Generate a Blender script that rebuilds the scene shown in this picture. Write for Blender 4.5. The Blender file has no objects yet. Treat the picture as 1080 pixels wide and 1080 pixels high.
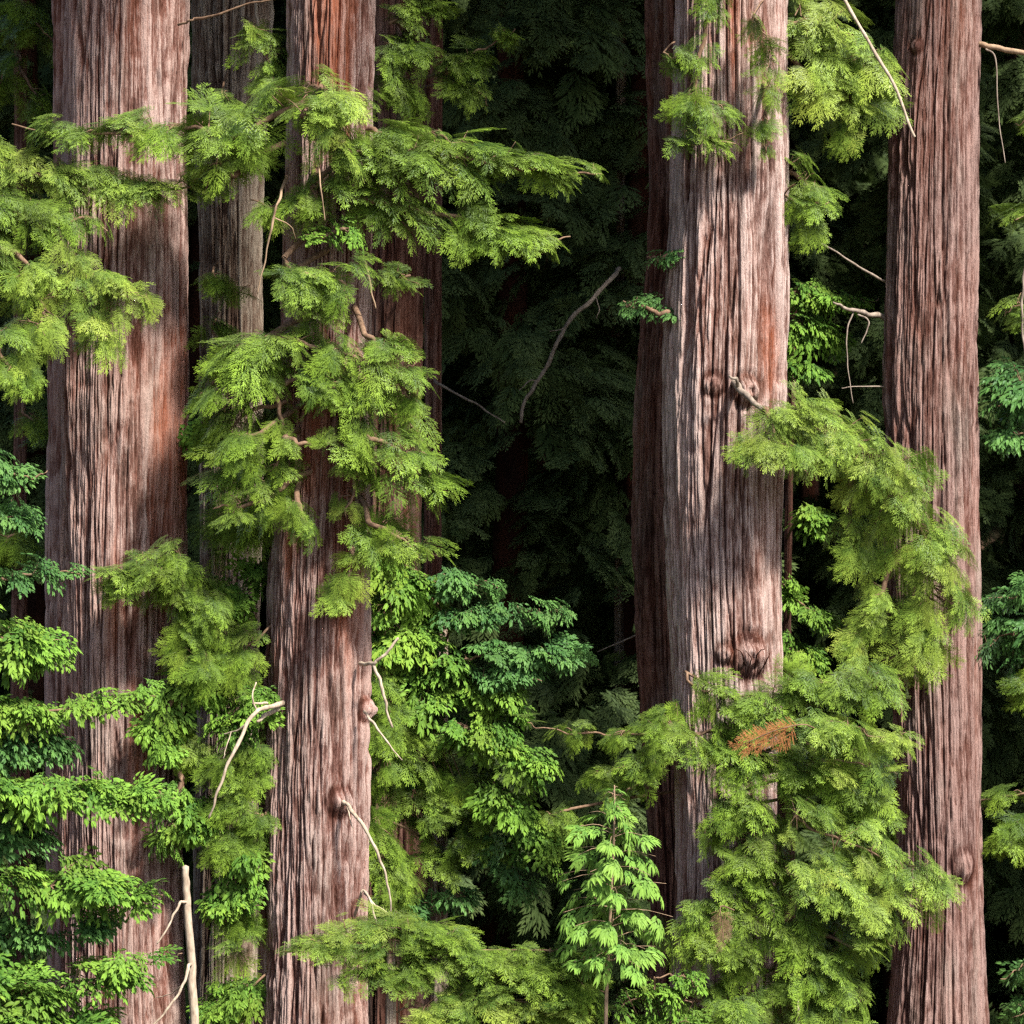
import bpy, math, random
import numpy as np

SC = bpy.context.scene
COL = SC.collection
RNG = np.random.default_rng(11)
random.seed(11)
D0 = 40.0            # camera distance to the plane y = 0, where one pixel of the 1080 photo is 1 cm
CZ = 7.0
DEG = math.radians

def sc_at(y): return 1.0 + y / D0
def P(px, py, y):
    s = sc_at(y)
    return np.array(((px - 540) * .01 * s, y, CZ + (540 - py) * .01 * s))

def norm(v):
    return v / np.maximum(np.linalg.norm(v, axis=-1, keepdims=True), 1e-9)

# ------------------------------------------------------------------ noise
def _h(i, j, k, seed):
    n = (i.astype(np.int64) * 374761393 + j.astype(np.int64) * 668265263 + k.astype(np.int64) * 2147483647 + seed * 1274126177) & 0xffffffff
    n = ((n ^ (n >> 13)) * 1274126177) & 0xffffffff
    n = ((n ^ (n >> 16)) * 2246822519) & 0xffffffff
    n = n ^ (n >> 15)
    return (n & 0xffffff) / float(0xffffff)

def vn(x, y, z, seed=0):
    x, y, z = np.broadcast_arrays(np.asarray(x, float), np.asarray(y, float), np.asarray(z, float))
    i, j, k = np.floor(x), np.floor(y), np.floor(z)
    fx, fy, fz = x - i, y - j, z - k
    fx, fy, fz = (f * f * (3 - 2 * f) for f in (fx, fy, fz))
    i, j, k = i.astype(np.int64), j.astype(np.int64), k.astype(np.int64)
    r = 0
    for a in (0, 1):
        for b in (0, 1):
            for c in (0, 1):
                w = (fx if a else 1 - fx) * (fy if b else 1 - fy) * (fz if c else 1 - fz)
                r = r + w * _h(i + a, j + b, k + c, seed)
    return r * 2 - 1

def worley(u, v, nu, seed):
    """distance difference F2-F1 of stretched cells, periodic in u with nu cells; also the id of the nearest cell"""
    iu, iv = np.floor(u).astype(np.int64), np.floor(v).astype(np.int64)
    f1 = np.full(u.shape, 9.0); f2 = np.full(u.shape, 9.0); idd = np.zeros(u.shape)
    for a in (-1, 0, 1):
        for b in (-1, 0, 1):
            cu, cv = (iu + a) % nu, iv + b
            z0 = np.zeros_like(cu)
            pu = iu + a + .15 + .7 * _h(cu, cv, z0, seed)
            pv = iv + b + _h(cu, cv, z0 + 1, seed)
            d = np.sqrt((u - pu) ** 2 + (v - pv) ** 2)
            cid = _h(cu, cv, z0 + 2, seed)
            nearer = d < f1
            f2 = np.where(nearer, f1, np.minimum(f2, d))
            idd = np.where(nearer, cid, idd)
            f1 = np.where(nearer, d, f1)
    return f2 - f1, idd

# ------------------------------------------------------------------ objects
def tag(o, label, cat=None, group=None, kind=None):
    if label: o['label'] = label
    if cat: o['category'] = cat
    if group: o['group'] = group
    if kind: o['kind'] = kind
    return o

def thing(name, label, cat, loc, group=None):
    o = bpy.data.objects.new(name, None)
    COL.objects.link(o)
    o.location = [float(c) for c in loc]
    o.empty_display_size = .3
    return tag(o, label, cat, group)

def world_base(o):
    b = np.zeros(3)
    while o is not None:
        b += np.array(o.location); o = o.parent
    return b

def build(name, V, faces, mat, parent=None, col=None, smooth=False, attrs=None):
    """faces: (n,3) or (n,4) int array, or list of such"""
    if not isinstance(faces, (list, tuple)): faces = [faces]
    faces = [np.asarray(f, np.int32) for f in faces if len(f)]
    me = bpy.data.meshes.new(name)
    V = np.asarray(V, float) - world_base(parent)
    me.vertices.add(len(V))
    me.vertices.foreach_set('co', V.astype(np.float32).ravel())
    loops = np.concatenate([f.ravel() for f in faces])
    tot = np.concatenate([np.full(len(f), f.shape[1], np.int32) for f in faces])
    start = np.concatenate(([0], np.cumsum(tot)[:-1])).astype(np.int32)
    me.loops.add(len(loops)); me.loops.foreach_set('vertex_index', loops.astype(np.int32))
    me.polygons.add(len(tot)); me.polygons.foreach_set('loop_start', start); me.polygons.foreach_set('loop_total', tot)
    if col is not None:
        a = me.attributes.new('tint', 'FLOAT_COLOR', 'POINT')
        a.data.foreach_set('color', np.asarray(col, np.float32).ravel())
    for k, v in (attrs or {}).items():
        a = me.attributes.new(k, 'FLOAT', 'POINT'); a.data.foreach_set('value', np.asarray(v, np.float32))
    me.update(calc_edges=True)
    me.polygons.foreach_set('use_smooth', np.full(len(tot), smooth, bool))
    me.materials.append(mat)
    o = bpy.data.objects.new(name, me)
    COL.objects.link(o)
    if parent is not None: o.parent = parent
    return o

class Acc:
    def __init__(s): s.v, s.f, s.c, s.n = [], [], [], 0
    def add(s, V, F, C):
        s.v.append(V); s.f.append(F + s.n); s.c.append(C); s.n += len(V)
    def make(s, name, mat, parent=None):
        if not s.v: return None
        return build(name, np.concatenate(s.v), np.concatenate(s.f), mat, parent, np.concatenate(s.c))

# ------------------------------------------------------------------ tubes
def tube(pts, rad, n=6):
    pts = np.asarray(pts, float); m = len(pts)
    rad = np.broadcast_to(np.asarray(rad, float), (m,))
    t = norm(np.gradient(pts, axis=0))
    ref = np.array((.31, .2, .93)) if abs(t[:, 2]).mean() < .8 else np.array((.93, .3, .1))
    a = norm(np.cross(t, ref)); b = np.cross(t, a)
    th = np.linspace(0, 2 * np.pi, n, endpoint=False)
    V = pts[:, None] + rad[:, None, None] * (np.cos(th)[None, :, None] * a[:, None] + np.sin(th)[None, :, None] * b[:, None])
    V = np.concatenate((V.reshape(-1, 3), pts[-1:] + t[-1:] * rad[-1] * .5))
    i = np.arange(m - 1)[:, None] * n; j = np.arange(n)[None]; k = (j + 1) % n
    F = np.stack((i + j, i + k, i + n + k, i + n + j), -1).reshape(-1, 4)
    e = (m - 1) * n
    T = np.stack((e + np.arange(n), e + (np.arange(n) + 1) % n, np.full(n, m * n)), -1)
    return V, F, T

class Wood:
    def __init__(s): s.v, s.q, s.t, s.n = [], [], [], 0
    def add(s, pts, rad, n=6):
        V, F, T = tube(pts, rad, n); s.v.append(V); s.q.append(F + s.n); s.t.append(T + s.n); s.n += len(V)
    def make(s, name, mat, parent=None):
        return build(name, np.concatenate(s.v), [np.concatenate(s.q), np.concatenate(s.t)], mat, parent, smooth=True)

def smooth_path(pts, n):
    """Catmull-Rom through pts, n samples"""
    pts = np.asarray(pts, float)
    if len(pts) == 2: return pts[0] + np.linspace(0, 1, n)[:, None] * (pts[1] - pts[0])
    p = np.concatenate((2 * pts[:1] - pts[1:2], pts, 2 * pts[-1:] - pts[-2:-1]))
    t = np.linspace(0, len(pts) - 1 - 1e-6, n); i = t.astype(int); f = (t - i)[:, None]
    a, b, c, d = p[i], p[i + 1], p[i + 2], p[i + 3]
    return .5 * (2 * b + (c - a) * f + (2 * a - 5 * b + 4 * c - d) * f ** 2 + (3 * b - a - 3 * c + d) * f ** 3)

# ------------------------------------------------------------------ leaf templates (x along, y lateral, z up; unit length)
def rot2(v, ang):
    c, s = math.cos(ang), math.sin(ang)
    return np.stack((v[..., 0] * c - v[..., 1] * s, v[..., 0] * s + v[..., 1] * c), -1)

def needle_branchlet(seed, fine=True, feather=1.0):
    r = np.random.default_rng(seed)
    V, F, T, B = [], [], [], []
    nv = 0
    def tri(a, b, c, tips, z, tb):
        nonlocal nv
        V.extend(((*a, z), (*b, z), (*c, z + .006))); F.append((nv, nv + 1, nv + 2)); T.extend(tips); B.extend((tb,) * 3); nv += 3
    def shoot(o, ang, L, z, tb, t0):
        d = np.array((math.cos(ang), math.sin(ang))); p = np.array((-d[1], d[0]))
        if not fine:
            w = L * .13
            tri(o, o + d * L * .45 + p * w, o + d * L, (t0, t0 + .2, t0 + .4), z, tb)
            tri(o, o + d * L * .5 - p * w, o + d * L, (t0, t0 + .2, t0 + .4), z, tb)
            return
        tri(o + p * .004, o - p * .004, o + d * L, (t0 - .3, t0 - .3, t0), z - .002, tb)
        n = max(3, int(L / .036 * feather))
        for k in range(n):
            q = (k + .6) / n
            nl = L * .0 + .056 * (1 - .4 * q) * r.uniform(.8, 1.15)
            for sg in (-1, 1):
                a2 = ang + sg * r.uniform(.45, .8) * (1 - .35 * q)
                dd = np.array((math.cos(a2), math.sin(a2))); b0 = o + d * L * q
                tri(b0 - d * .014, b0 + d * .014, b0 + dd * nl, (t0 + .3 * q,) * 2 + (t0 + .3 * q + .15,), z + r.uniform(-.008, .012), tb)
    def spray(o, ang, L, z, t0):
        d = np.array((math.cos(ang), math.sin(ang))); tb = r.random()
        tri(o + np.array((-d[1], d[0])) * .006, o - np.array((-d[1], d[0])) * .006, o + d * L, (0, 0, .2), z - .004, tb)
        n = max(3, int(L / (.062 if fine else .042)))
        for k in range(n):
            q = (k + .5) / n
            sg = 1 if k % 2 else -1
            shoot(o + d * L * q, ang + sg * r.uniform(.4, .75), L * r.uniform(.45, .68) * (1 - .55 * q) + .04, z + r.uniform(-.02, .02), tb, t0 + .4 * q)
            if fine and k % 2 == 0:
                shoot(o + d * L * q, ang - sg * r.uniform(.4, .75), L * r.uniform(.4, .6) * (1 - .55 * q) + .03, z + r.uniform(-.02, .02), tb, t0 + .4 * q)
        shoot(o + d * L * .95, ang, .12, z, tb, t0 + .5)
    n = 7
    for k in range(n):
        x = .08 + .84 * k / n
        sg = 1 if k % 2 else -1
        spray(np.array((x, 0.)), sg * r.uniform(.4, .85), (.54 - .28 * x) * r.uniform(.75, 1.15), r.uniform(-.03, .03), .1 + .2 * x)
    spray(np.array((.82, 0.)), r.uniform(-.2, .2), .24, 0, .4)
    return dict(v=np.array(V), f=np.array(F), tip=np.clip(np.array(T), 0, 1), tb=np.array(B))

def leaf_fan(seed, leaf=.24, n=11, slim=.42):
    """broadleaf twig: alternate folded leaves, two side twigs"""
    r = np.random.default_rng(seed)
    V, F, T, B = [], [], [], []
    def leaf1(o, ang, L, z, t):
        d = np.array((math.cos(ang), math.sin(ang))); p = np.array((-d[1], d[0]))
        w = L * slim * r.uniform(.85, 1.1); i = len(V); tb = r.random(); roll = r.uniform(-.06, .06)
        dz = r.uniform(-.1, .02)
        def q(x, y, zz): V.append((*(o + d * L * x + p * w * y), z + zz * L + dz * L * x + roll * y)); T.append(t + .2 * x); B.append(tb)
        q(.0, 0, 0); q(.35, .46, .07); q(.4, 0, -.02); q(.35, -.46, .07); q(.75, .3, .0); q(.78, 0, -.09); q(.75, -.3, .0); q(1.05, 0, -.2)
        for a, b, c in ((0, 2, 1), (0, 3, 2), (1, 2, 5), (1, 5, 4), (2, 3, 6), (2, 6, 5), (4, 5, 7), (5, 6, 7)): F.append((i + a, i + b, i + c))
    def twig(o, ang, L, n, z, t0):
        d = np.array((math.cos(ang), math.sin(ang))); p = np.array((-d[1], d[0])); i = len(V)
        V.extend(((*(o + p * .008), z), (*(o - p * .008), z), (*(o + d * L), z))); T.extend((0, 0, 0)); B.extend((.5,) * 3); F.append((i, i + 1, i + 2))
        for k in range(n):
            qk = .15 + .85 * k / max(1, n - 1); sg = 1 if k % 2 else -1
            leaf1(o + d * L * qk, ang + sg * r.uniform(.5, 1.15) * (1 - .5 * qk), leaf * r.uniform(.7, 1.15), z + r.uniform(-.02, .03), t0 + .5 * qk)
        leaf1(o + d * L, ang, leaf, z, t0 + .6)
    twig(np.array((0., 0.)), 0., .8, n, 0, .2)
    for sg in (1, -1):
        twig(np.array((r.uniform(.1, .3), 0.)), sg * r.uniform(.6, .95), .45, 5, r.uniform(-.04, .04), .1)
        twig(np.array((r.uniform(.4, .6), 0.)), sg * r.uniform(.6, .95), .3, 4, r.uniform(-.04, .04), .3)
    return dict(v=np.array(V), f=np.array(F), tip=np.clip(np.array(T), 0, 1), tb=np.array(B))

NEEDLE = [needle_branchlet(s) for s in range(6)]
NEEDLE_LOOSE = [needle_branchlet(s + 40, feather=.8) for s in range(5)]
COARSE = [needle_branchlet(s + 20, fine=False) for s in range(5)]
BROAD = [leaf_fan(s, .145, 14, .6) for s in range(7)]
BROAD_BIG = [leaf_fan(s + 30, .34, 6, .46) for s in range(4)]

def place(acc, tmpls, pos, D, N, S, bend, tint=None, rng=RNG, age=None):
    m = len(pos)
    if m == 0: return
    D = norm(D); N = norm(N - (N * D).sum(1, keepdims=True) * D); Y = np.cross(N, D)
    tint = rng.random(m) if tint is None else tint
    pick = rng.integers(0, len(tmpls), m)
    for ti, t in enumerate(tmpls):
        w = np.nonzero(pick == ti)[0]
        if not len(w): continue
        v = t['v']; x, y = v[:, 0], v[:, 1] * 1.0
        z = v[:, 2][None] - bend[w][:, None] * (x ** 2 + 1.3 * y ** 2)[None]
        V = pos[w][:, None] + S[w][:, None, None] * (x[None, :, None] * D[w][:, None] + y[None, :, None] * Y[w][:, None] + z[..., None] * N[w][:, None])
        nv = len(v)
        F = (t['f'][None] + (np.arange(len(w)) * nv)[:, None, None]).reshape(-1, 3)
        C = np.empty((len(w), nv, 4)); C[..., 0] = tint[w][:, None]; C[..., 1] = t['tip'][None] * (1 if age is None else age[w][:, None]); C[..., 2] = t['tb'][None]; C[..., 3] = 1
        acc.add(V.reshape(-1, 3), F, C.reshape(-1, 4))

# ------------------------------------------------------------------ materials
def new_mat(name):
    m = bpy.data.materials.new(name); m.use_nodes = True
    nt = m.node_tree; nt.nodes.clear()
    return m, nt, nt.nodes, nt.links

def math_node(nt, op, a, b=None, clamp=False):
    n = nt.nodes.new('ShaderNodeMath'); n.operation = op; n.use_clamp = clamp
    for i, x in enumerate((a, b)):
        if x is None: continue
        if isinstance(x, (int, float)): n.inputs[i].default_value = x
        else: nt.links.new(x, n.inputs[i])
    return n.outputs[0]

def mix_col(nt, fac, a, b, blend='MIX'):
    n = nt.nodes.new('ShaderNodeMix'); n.data_type = 'RGBA'; n.blend_type = blend
    if isinstance(fac, (int, float)): n.inputs[0].default_value = fac
    else: nt.links.new(fac, n.inputs[0])
    for s, x in ((n.inputs[6], a), (n.inputs[7], b)):
        if isinstance(x, tuple): s.default_value = (*x, 1)
        else: nt.links.new(x, s)
    return n.outputs[2]

def leaf_mat(name, old, young, warm, trans=.2, gloss=.2, rough=.45, warm_amt=.25):
    m, nt, N, L = new_mat(name)
    at = N.new('ShaderNodeAttribute'); at.attribute_name = 'tint'
    sep = N.new('ShaderNodeSeparateColor'); L.new(at.outputs['Color'], sep.inputs[0])
    f = math_node(nt, 'ADD', math_node(nt, 'POWER', sep.outputs[1], 1.4), math_node(nt, 'MULTIPLY', sep.outputs[2], .4), True)
    c = mix_col(nt, f, old, young)
    w = math_node(nt, 'MULTIPLY', math_node(nt, 'POWER', sep.outputs[0], 2.5), warm_amt)
    c = mix_col(nt, w, c, warm)
    dif = N.new('ShaderNodeBsdfDiffuse'); L.new(c, dif.inputs[0])
    tr = N.new('ShaderNodeBsdfTranslucent')
    L.new(mix_col(nt, .5, c, young, 'MIX'), tr.inputs[0])
    mx = N.new('ShaderNodeMixShader'); mx.inputs[0].default_value = trans
    L.new(dif.outputs[0], mx.inputs[1]); L.new(tr.outputs[0], mx.inputs[2])
    gl = N.new('ShaderNodeBsdfGlossy'); gl.inputs['Roughness'].default_value = rough; gl.inputs[0].default_value = (.9, .95, 1, 1)
    lw = N.new('ShaderNodeLayerWeight'); lw.inputs[0].default_value = .25
    mg = N.new('ShaderNodeMixShader')
    L.new(math_node(nt, 'MULTIPLY', lw.outputs['Fresnel'], gloss), mg.inputs[0])
    L.new(mx.outputs[0], mg.inputs[1]); L.new(gl.outputs[0], mg.inputs[2])
    o = N.new('ShaderNodeOutputMaterial'); L.new(mg.outputs[0], o.inputs[0])
    return m

def noise(nt, vec, scale, detail=3, rough=.6, dist=0.):
    n = nt.nodes.new('ShaderNodeTexNoise'); n.inputs['Scale'].default_value = scale; n.inputs['Detail'].default_value = detail
    n.inputs['Roughness'].default_value = rough; n.inputs['Distortion'].default_value = dist
    nt.links.new(vec, n.inputs['Vector'])
    return n.outputs['Fac']

def ramp(nt, fac, stops):
    n = nt.nodes.new('ShaderNodeValToRGB'); e = n.color_ramp.elements
    while len(e) < len(stops): e.new(.5)
    for q, (p, c) in zip(e, stops): q.position = p; q.color = (*c, 1) if isinstance(c, tuple) else (c, c, c, 1)
    nt.links.new(fac, n.inputs[0])
    return n.outputs[0]

def mapped(nt, scale):
    t = nt.nodes.new('ShaderNodeTexCoord'); m = nt.nodes.new('ShaderNodeMapping'); m.inputs['Scale'].default_value = scale
    nt.links.new(t.outputs['Object'], m.inputs[0]); return m.outputs[0]

def bark_mat(name, crack, mid, top, rust=(.36, .095, .035)):
    m, nt, N, L = new_mat(name)
    rid = N.new('ShaderNodeAttribute'); rid.attribute_name = 'ridge'
    pid = N.new('ShaderNodeAttribute'); pid.attribute_name = 'plate'
    rus = N.new('ShaderNodeAttribute'); rus.attribute_name = 'rust'
    fib = noise(nt, mapped(nt, (1, 1, .09)), 46, 6, .75)
    fib2 = noise(nt, mapped(nt, (1, 1, .06)), 17, 4, .65)
    big = noise(nt, mapped(nt, (1, 1, .25)), 1.6, 3, .6)
    fl = noise(nt, mapped(nt, (1, 1, .35)), 55, 4, .75)
    f = math_node(nt, 'ADD', math_node(nt, 'ADD', rid.outputs['Fac'], math_node(nt, 'MULTIPLY', math_node(nt, 'SUBTRACT', fl, .5), .9)), math_node(nt, 'MULTIPLY', math_node(nt, 'SUBTRACT', fib, .5), 1.2))
    f = math_node(nt, 'ADD', f, math_node(nt, 'MULTIPLY', math_node(nt, 'SUBTRACT', fib2, .5), .7))
    f = math_node(nt, 'ADD', f, math_node(nt, 'MULTIPLY', math_node(nt, 'SUBTRACT', pid.outputs['Fac'], .5), .6), True)
    c = ramp(nt, f, ((.05, crack), (.42, mid), (.9, top)))
    c = mix_col(nt, math_node(nt, 'MULTIPLY', ramp(nt, big, ((.42, 0.), (.68, 1.))), .45), c, mix_col(nt, .5, c, rust))
    c = mix_col(nt, math_node(nt, 'MULTIPLY', ramp(nt, fl, ((.58, 0.), (.75, 1.))), .18), c, (.11, .13, .05))
    wea = noise(nt, mapped(nt, (1, 1, .18)), 2.3, 5, .65)
    c = mix_col(nt, math_node(nt, 'MULTIPLY', ramp(nt, wea, ((.5, 0.), (.66, 1.))), .5), c, mix_col(nt, f, (.05, .042, .035), (.34, .30, .265)))
    c = mix_col(nt, math_node(nt, 'MULTIPLY', ramp(nt, wea, ((.30, 1.), (.44, 0.))), .45), c, mix_col(nt, .6, c, (.05, .022, .016)))
    rf = math_node(nt, 'MULTIPLY', rus.outputs['Fac'], ramp(nt, fib2, ((.3, .35), (.6, 1.))))
    c = mix_col(nt, rf, c, mix_col(nt, .35, rust, c))
    b = N.new('ShaderNodeBsdfPrincipled'); b.inputs['Roughness'].default_value = .92; b.inputs['Specular IOR Level'].default_value = .15
    L.new(c, b.inputs['Base Color'])
    bp = N.new('ShaderNodeBump'); bp.inputs['Strength'].default_value = 1.0; bp.inputs['Distance'].default_value = .025
    L.new(math_node(nt, 'ADD', math_node(nt, 'ADD', fib, math_node(nt, 'MULTIPLY', fl, .6)), math_node(nt, 'MULTIPLY', fib2, .6)), bp.inputs['Height']); L.new(bp.outputs[0], b.inputs['Normal'])
    o = N.new('ShaderNodeOutputMaterial'); L.new(b.outputs[0], o.inputs[0])
    return m

def wood_mat(name, c1, c2, scale=25):
    m, nt, N, L = new_mat(name)
    f = noise(nt, mapped(nt, (1, 1, .35)), scale, 4, .65)
    b = N.new('ShaderNodeBsdfPrincipled'); b.inputs['Roughness'].default_value = .85; b.inputs['Specular IOR Level'].default_value = .2
    L.new(ramp(nt, f, ((.3, c1), (.7, c2))), b.inputs['Base Color'])
    bp = N.new('ShaderNodeBump'); bp.inputs['Strength'].default_value = .5; bp.inputs['Distance'].default_value = .01
    L.new(f, bp.inputs['Height']); L.new(bp.outputs[0], b.inputs['Normal'])
    o = N.new('ShaderNodeOutputMaterial'); L.new(b.outputs[0], o.inputs[0])
    return m

M_BARK = bark_mat('redwood_bark', (.045, .017, .013), (.22, .128, .109), (.55, .42, .385))
M_BARK_WARM = bark_mat('warm_redwood_bark', (.042, .015, .011), (.180, .090, .074), (.48, .345, .31))
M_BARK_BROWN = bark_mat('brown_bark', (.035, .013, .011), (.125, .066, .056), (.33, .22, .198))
M_BARK_GREY = bark_mat('weathered_bark', (.035, .018, .014), (.20, .135, .10), (.46, .38, .30), (.2, .08, .04))
M_BARK_RED = bark_mat('shade_darkened_red_bark', (.022, .009, .007), (.09, .038, .028), (.22, .12, .095))  # red bark darkened so the rear trunks carry shade in their colour
M_DEAD = wood_mat('bleached_deadwood', (.23, .17, .125), (.54, .45, .35))
M_DIMDEAD = wood_mat('grey_deadwood', (.13, .10, .08), (.34, .28, .23))
M_TWIG = wood_mat('twig_bark', (.10, .055, .035), (.26, .17, .11))
M_STEM = wood_mat('sapling_bark', (.22, .14, .09), (.42, .30, .20))
M_NEEDLE = leaf_mat('redwood_needles', (.020, .055, .010), (.25, .40, .045), (.38, .42, .06))
M_NEEDLE_Y = leaf_mat('yellow_green_needles', (.030, .085, .014), (.32, .47, .065), (.46, .50, .09), warm_amt=.5)
M_NEEDLE_D = leaf_mat('dull_dark_needles', (.032, .062, .022), (.12, .175, .058), (.05, .07, .025), trans=.2, gloss=.03, rough=.7)  # darker, duller green for crowns, rear conifers and undergrowth
M_BROAD = leaf_mat('broad_leaves', (.025, .085, .018), (.175, .33, .045), (.36, .38, .05), gloss=.22, rough=.42)
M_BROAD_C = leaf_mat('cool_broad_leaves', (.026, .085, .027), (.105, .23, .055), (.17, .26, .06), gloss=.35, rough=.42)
M_SAPLEAF = leaf_mat('sapling_leaves', (.05, .14, .035), (.19, .345, .06), (.30, .40, .08), gloss=.15, rough=.4)
M_TAN = leaf_mat('faded_dry_needles', (.28, .17, .09), (.50, .36, .22), (.55, .42, .28), trans=.2)
M_DRY = leaf_mat('dry_needles', (.30, .11, .04), (.58, .26, .11), (.6, .38, .22), trans=.2)

# ------------------------------------------------------------------ trunks
ZTOP = 34.0
def trunk(parent, prof, y, seed, nth=420, dz=.028, mat=None, cell=.13, depth=.05, flute=.05, knots=(), rust=(), lobes=(), name='trunk', ztop=ZTOP, fine=(.6, 13.6)):
    r = np.random.default_rng(seed)
    s = sc_at(y)
    prof = sorted(prof, key=lambda p: -p[0])
    pz = np.array([CZ + (540 - p[0]) * .01 * s for p in prof])
    pc = np.array([((p[1] + p[2]) / 2 - 540) * .01 * s for p in prof]); pr = np.array([(p[2] - p[1]) / 2 * .01 * s for p in prof])
    z = np.concatenate((np.linspace(-.6, fine[0], 8)[:-1], np.arange(fine[0], fine[1], dz), np.linspace(fine[1], ztop, 30)))
    # smooth interpolation of the profile
    zz = np.linspace(-1, 14, 300); ker = np.hanning(31); ker /= ker.sum()
    def sm(v):
        q = np.interp(zz, pz, v); q = np.concatenate((np.full(15, q[0]), q, np.full(15, q[-1])))
        return np.convolve(q, ker, 'valid')
    rad = np.interp(z, zz, sm(pr)); cx = np.interp(z, zz, sm(pc))
    rad = rad * np.where(z > 13, 1 - (z - 13) / (ztop - 13) * .75, 1) * (1 + .5 * np.exp(-np.maximum(z + .3, 0) / .7))
    cy = y + .06 * vn(z * .15, 0, 0, seed)
    R0 = pr.mean()
    th = np.linspace(0, 2 * np.pi, nth, endpoint=False)
    TH, Z = np.meshgrid(th, z)
    X, Y = np.cos(TH), np.sin(TH)
    n1 = vn(X * 1.6 + 5, Y * 1.6, Z * .22, seed); n2 = vn(X * 4 + 9, Y * 4, Z * .35, seed + 1)
    disp = flute * (n1 * 1.0 + n2 * .55)
    wob = .09 * vn(X * 3, Y * 3, Z * .45, seed + 2) + .06 * vn(X * 9, Y * 9, Z * 1.3, seed + 3)
    nu = int(round(2 * np.pi * R0 / cell))
    wz = vn(X * 6, Y * 6, Z * .8, seed + 7) * .25
    w1, id1 = worley(TH / (2 * np.pi) * nu + wob / cell * .16, Z / (cell * 24) + wz, nu, seed + 4)
    nu2 = nu * 3
    w2, id2 = worley(TH / (2 * np.pi) * nu2 + wob / cell * .3, Z / (cell * 11) + 2 * wz, nu2, seed + 5)
    w3, id3 = worley(TH / (2 * np.pi) * nu * 5 + wob / cell * .3, Z / (cell * 3.2) + 3 * wz, nu * 5, seed + 15)
    def ss(a, b, v):
        t = np.clip((v - a) / (b - a), 0, 1); return t * t * (3 - 2 * t)
    wide = .55 + .45 * vn(X * 2.2, Y * 2.2, Z * .3, seed + 6)
    p1 = ss(.0, .24, w1); p2 = ss(.0, .28, w2)
    p3 = ss(0, .3, w3)
    f1 = vn(X * R0 * 30, Y * R0 * 30, Z * 1.1 + wz, seed + 20); f2 = vn(X * R0 * 62, Y * R0 * 62, Z * 6, seed + 21)
    f3 = vn(X * R0 * 14, Y * R0 * 14, Z * 9, seed + 22)
    disp = disp - depth * .95 * (1 - p1) * (.25 + .95 * wide) - depth * .34 * (1 - p2) - depth * .13 * (1 - p3) + depth * .45 * (id1 - .5) + depth * .22 * (id2 - .5) + depth * .14 * (id3 - .5) + depth * (.10 * f1 + .12 * f2 + .14 * f3)
    ridge = np.clip((.36 * p1 + .22 * p2 + .12 * p3 + .30) * (.74 + .22 * f1 + .26 * f2 + .24 * f3 + .3 * (id3 - .5)), 0, 1)
    rs = np.zeros_like(TH)
    for (kx, ky, kr, kh) in knots:
        q = P(kx, ky, y - R0 * .9)
        sn = np.clip((q[0] - np.interp(q[2], z, cx)) / np.interp(q[2], z, rad), -.98, .98)
        tk = math.asin(sn) - math.pi / 2
        da = (TH - tk + np.pi) % (2 * np.pi) - np.pi
        d = np.sqrt((da * R0) ** 2 + (Z - q[2]) ** 2) / kr
        g = np.exp(-d ** 2)
        disp += kh * g * (1 - .3 * np.cos(d * 7 + 2 * vn(X * 12, Y * 12, Z * 6, seed + 9))) - kh * .35 * np.exp(-((d - 1.35) / .3) ** 2)
        ridge = np.clip(ridge - .5 * np.exp(-((d - 1.2) / .35) ** 2), 0, 1)
    for (kx, ky, kw, kh) in rust:
        q = P(kx, ky, y - R0)
        sn = np.clip((q[0] - np.interp(q[2], z, cx)) / np.interp(q[2], z, rad), -.98, .98)
        tk = math.asin(sn) - math.pi / 2
        da = (TH - tk + np.pi) % (2 * np.pi) - np.pi
        d = np.sqrt((da * R0 / kw) ** 2 + ((Z - q[2]) / kh) ** 2) + .5 * vn(X * 8, Y * 8, Z * 1.5, seed + 12)
        rs = np.maximum(rs, np.clip(1.5 - d, 0, 1))
    unit = np.ones_like(th)
    if lobes:
        unit = np.zeros_like(th); ux, uy = np.cos(th), np.sin(th)
        for (lx, ly, lr) in lobes:
            bq = ux * lx + uy * ly; dq = bq * bq - (lx * lx + ly * ly - lr * lr)
            unit = np.maximum(unit, np.where(dq > 0, bq + np.sqrt(np.maximum(dq, 0)), 0))
        kk = np.array((.25, .5, .25))
        for _ in range(2): unit = np.convolve(np.concatenate((unit[-1:], unit, unit[:1])), kk, 'valid')
    RR = rad[:, None] * unit[None] + disp * np.clip(rad[:, None] / R0, .3, 1.2)
    V = np.stack((cx[:, None] + RR * X, cy[:, None] + RR * Y, Z), -1).reshape(-1, 3)
    nr = len(z)
    i = np.arange(nr - 1)[:, None] * nth; j = np.arange(nth)[None]; k = (j + 1) % nth
    F = np.stack((i + j, i + k, i + nth + k, i + nth + j), -1).reshape(-1, 4)
    return build(name, V, F, mat or M_BARK, parent, smooth=True, attrs={'ridge': ridge.ravel(), 'plate': id1.ravel() * .6 + id2.ravel() * .4, 'rust': rs.ravel()})

def tree_base(prof, y):
    p = max(prof); return (((p[1] + p[2]) / 2 - 540) * .01 * sc_at(y), y, 0)

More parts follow.
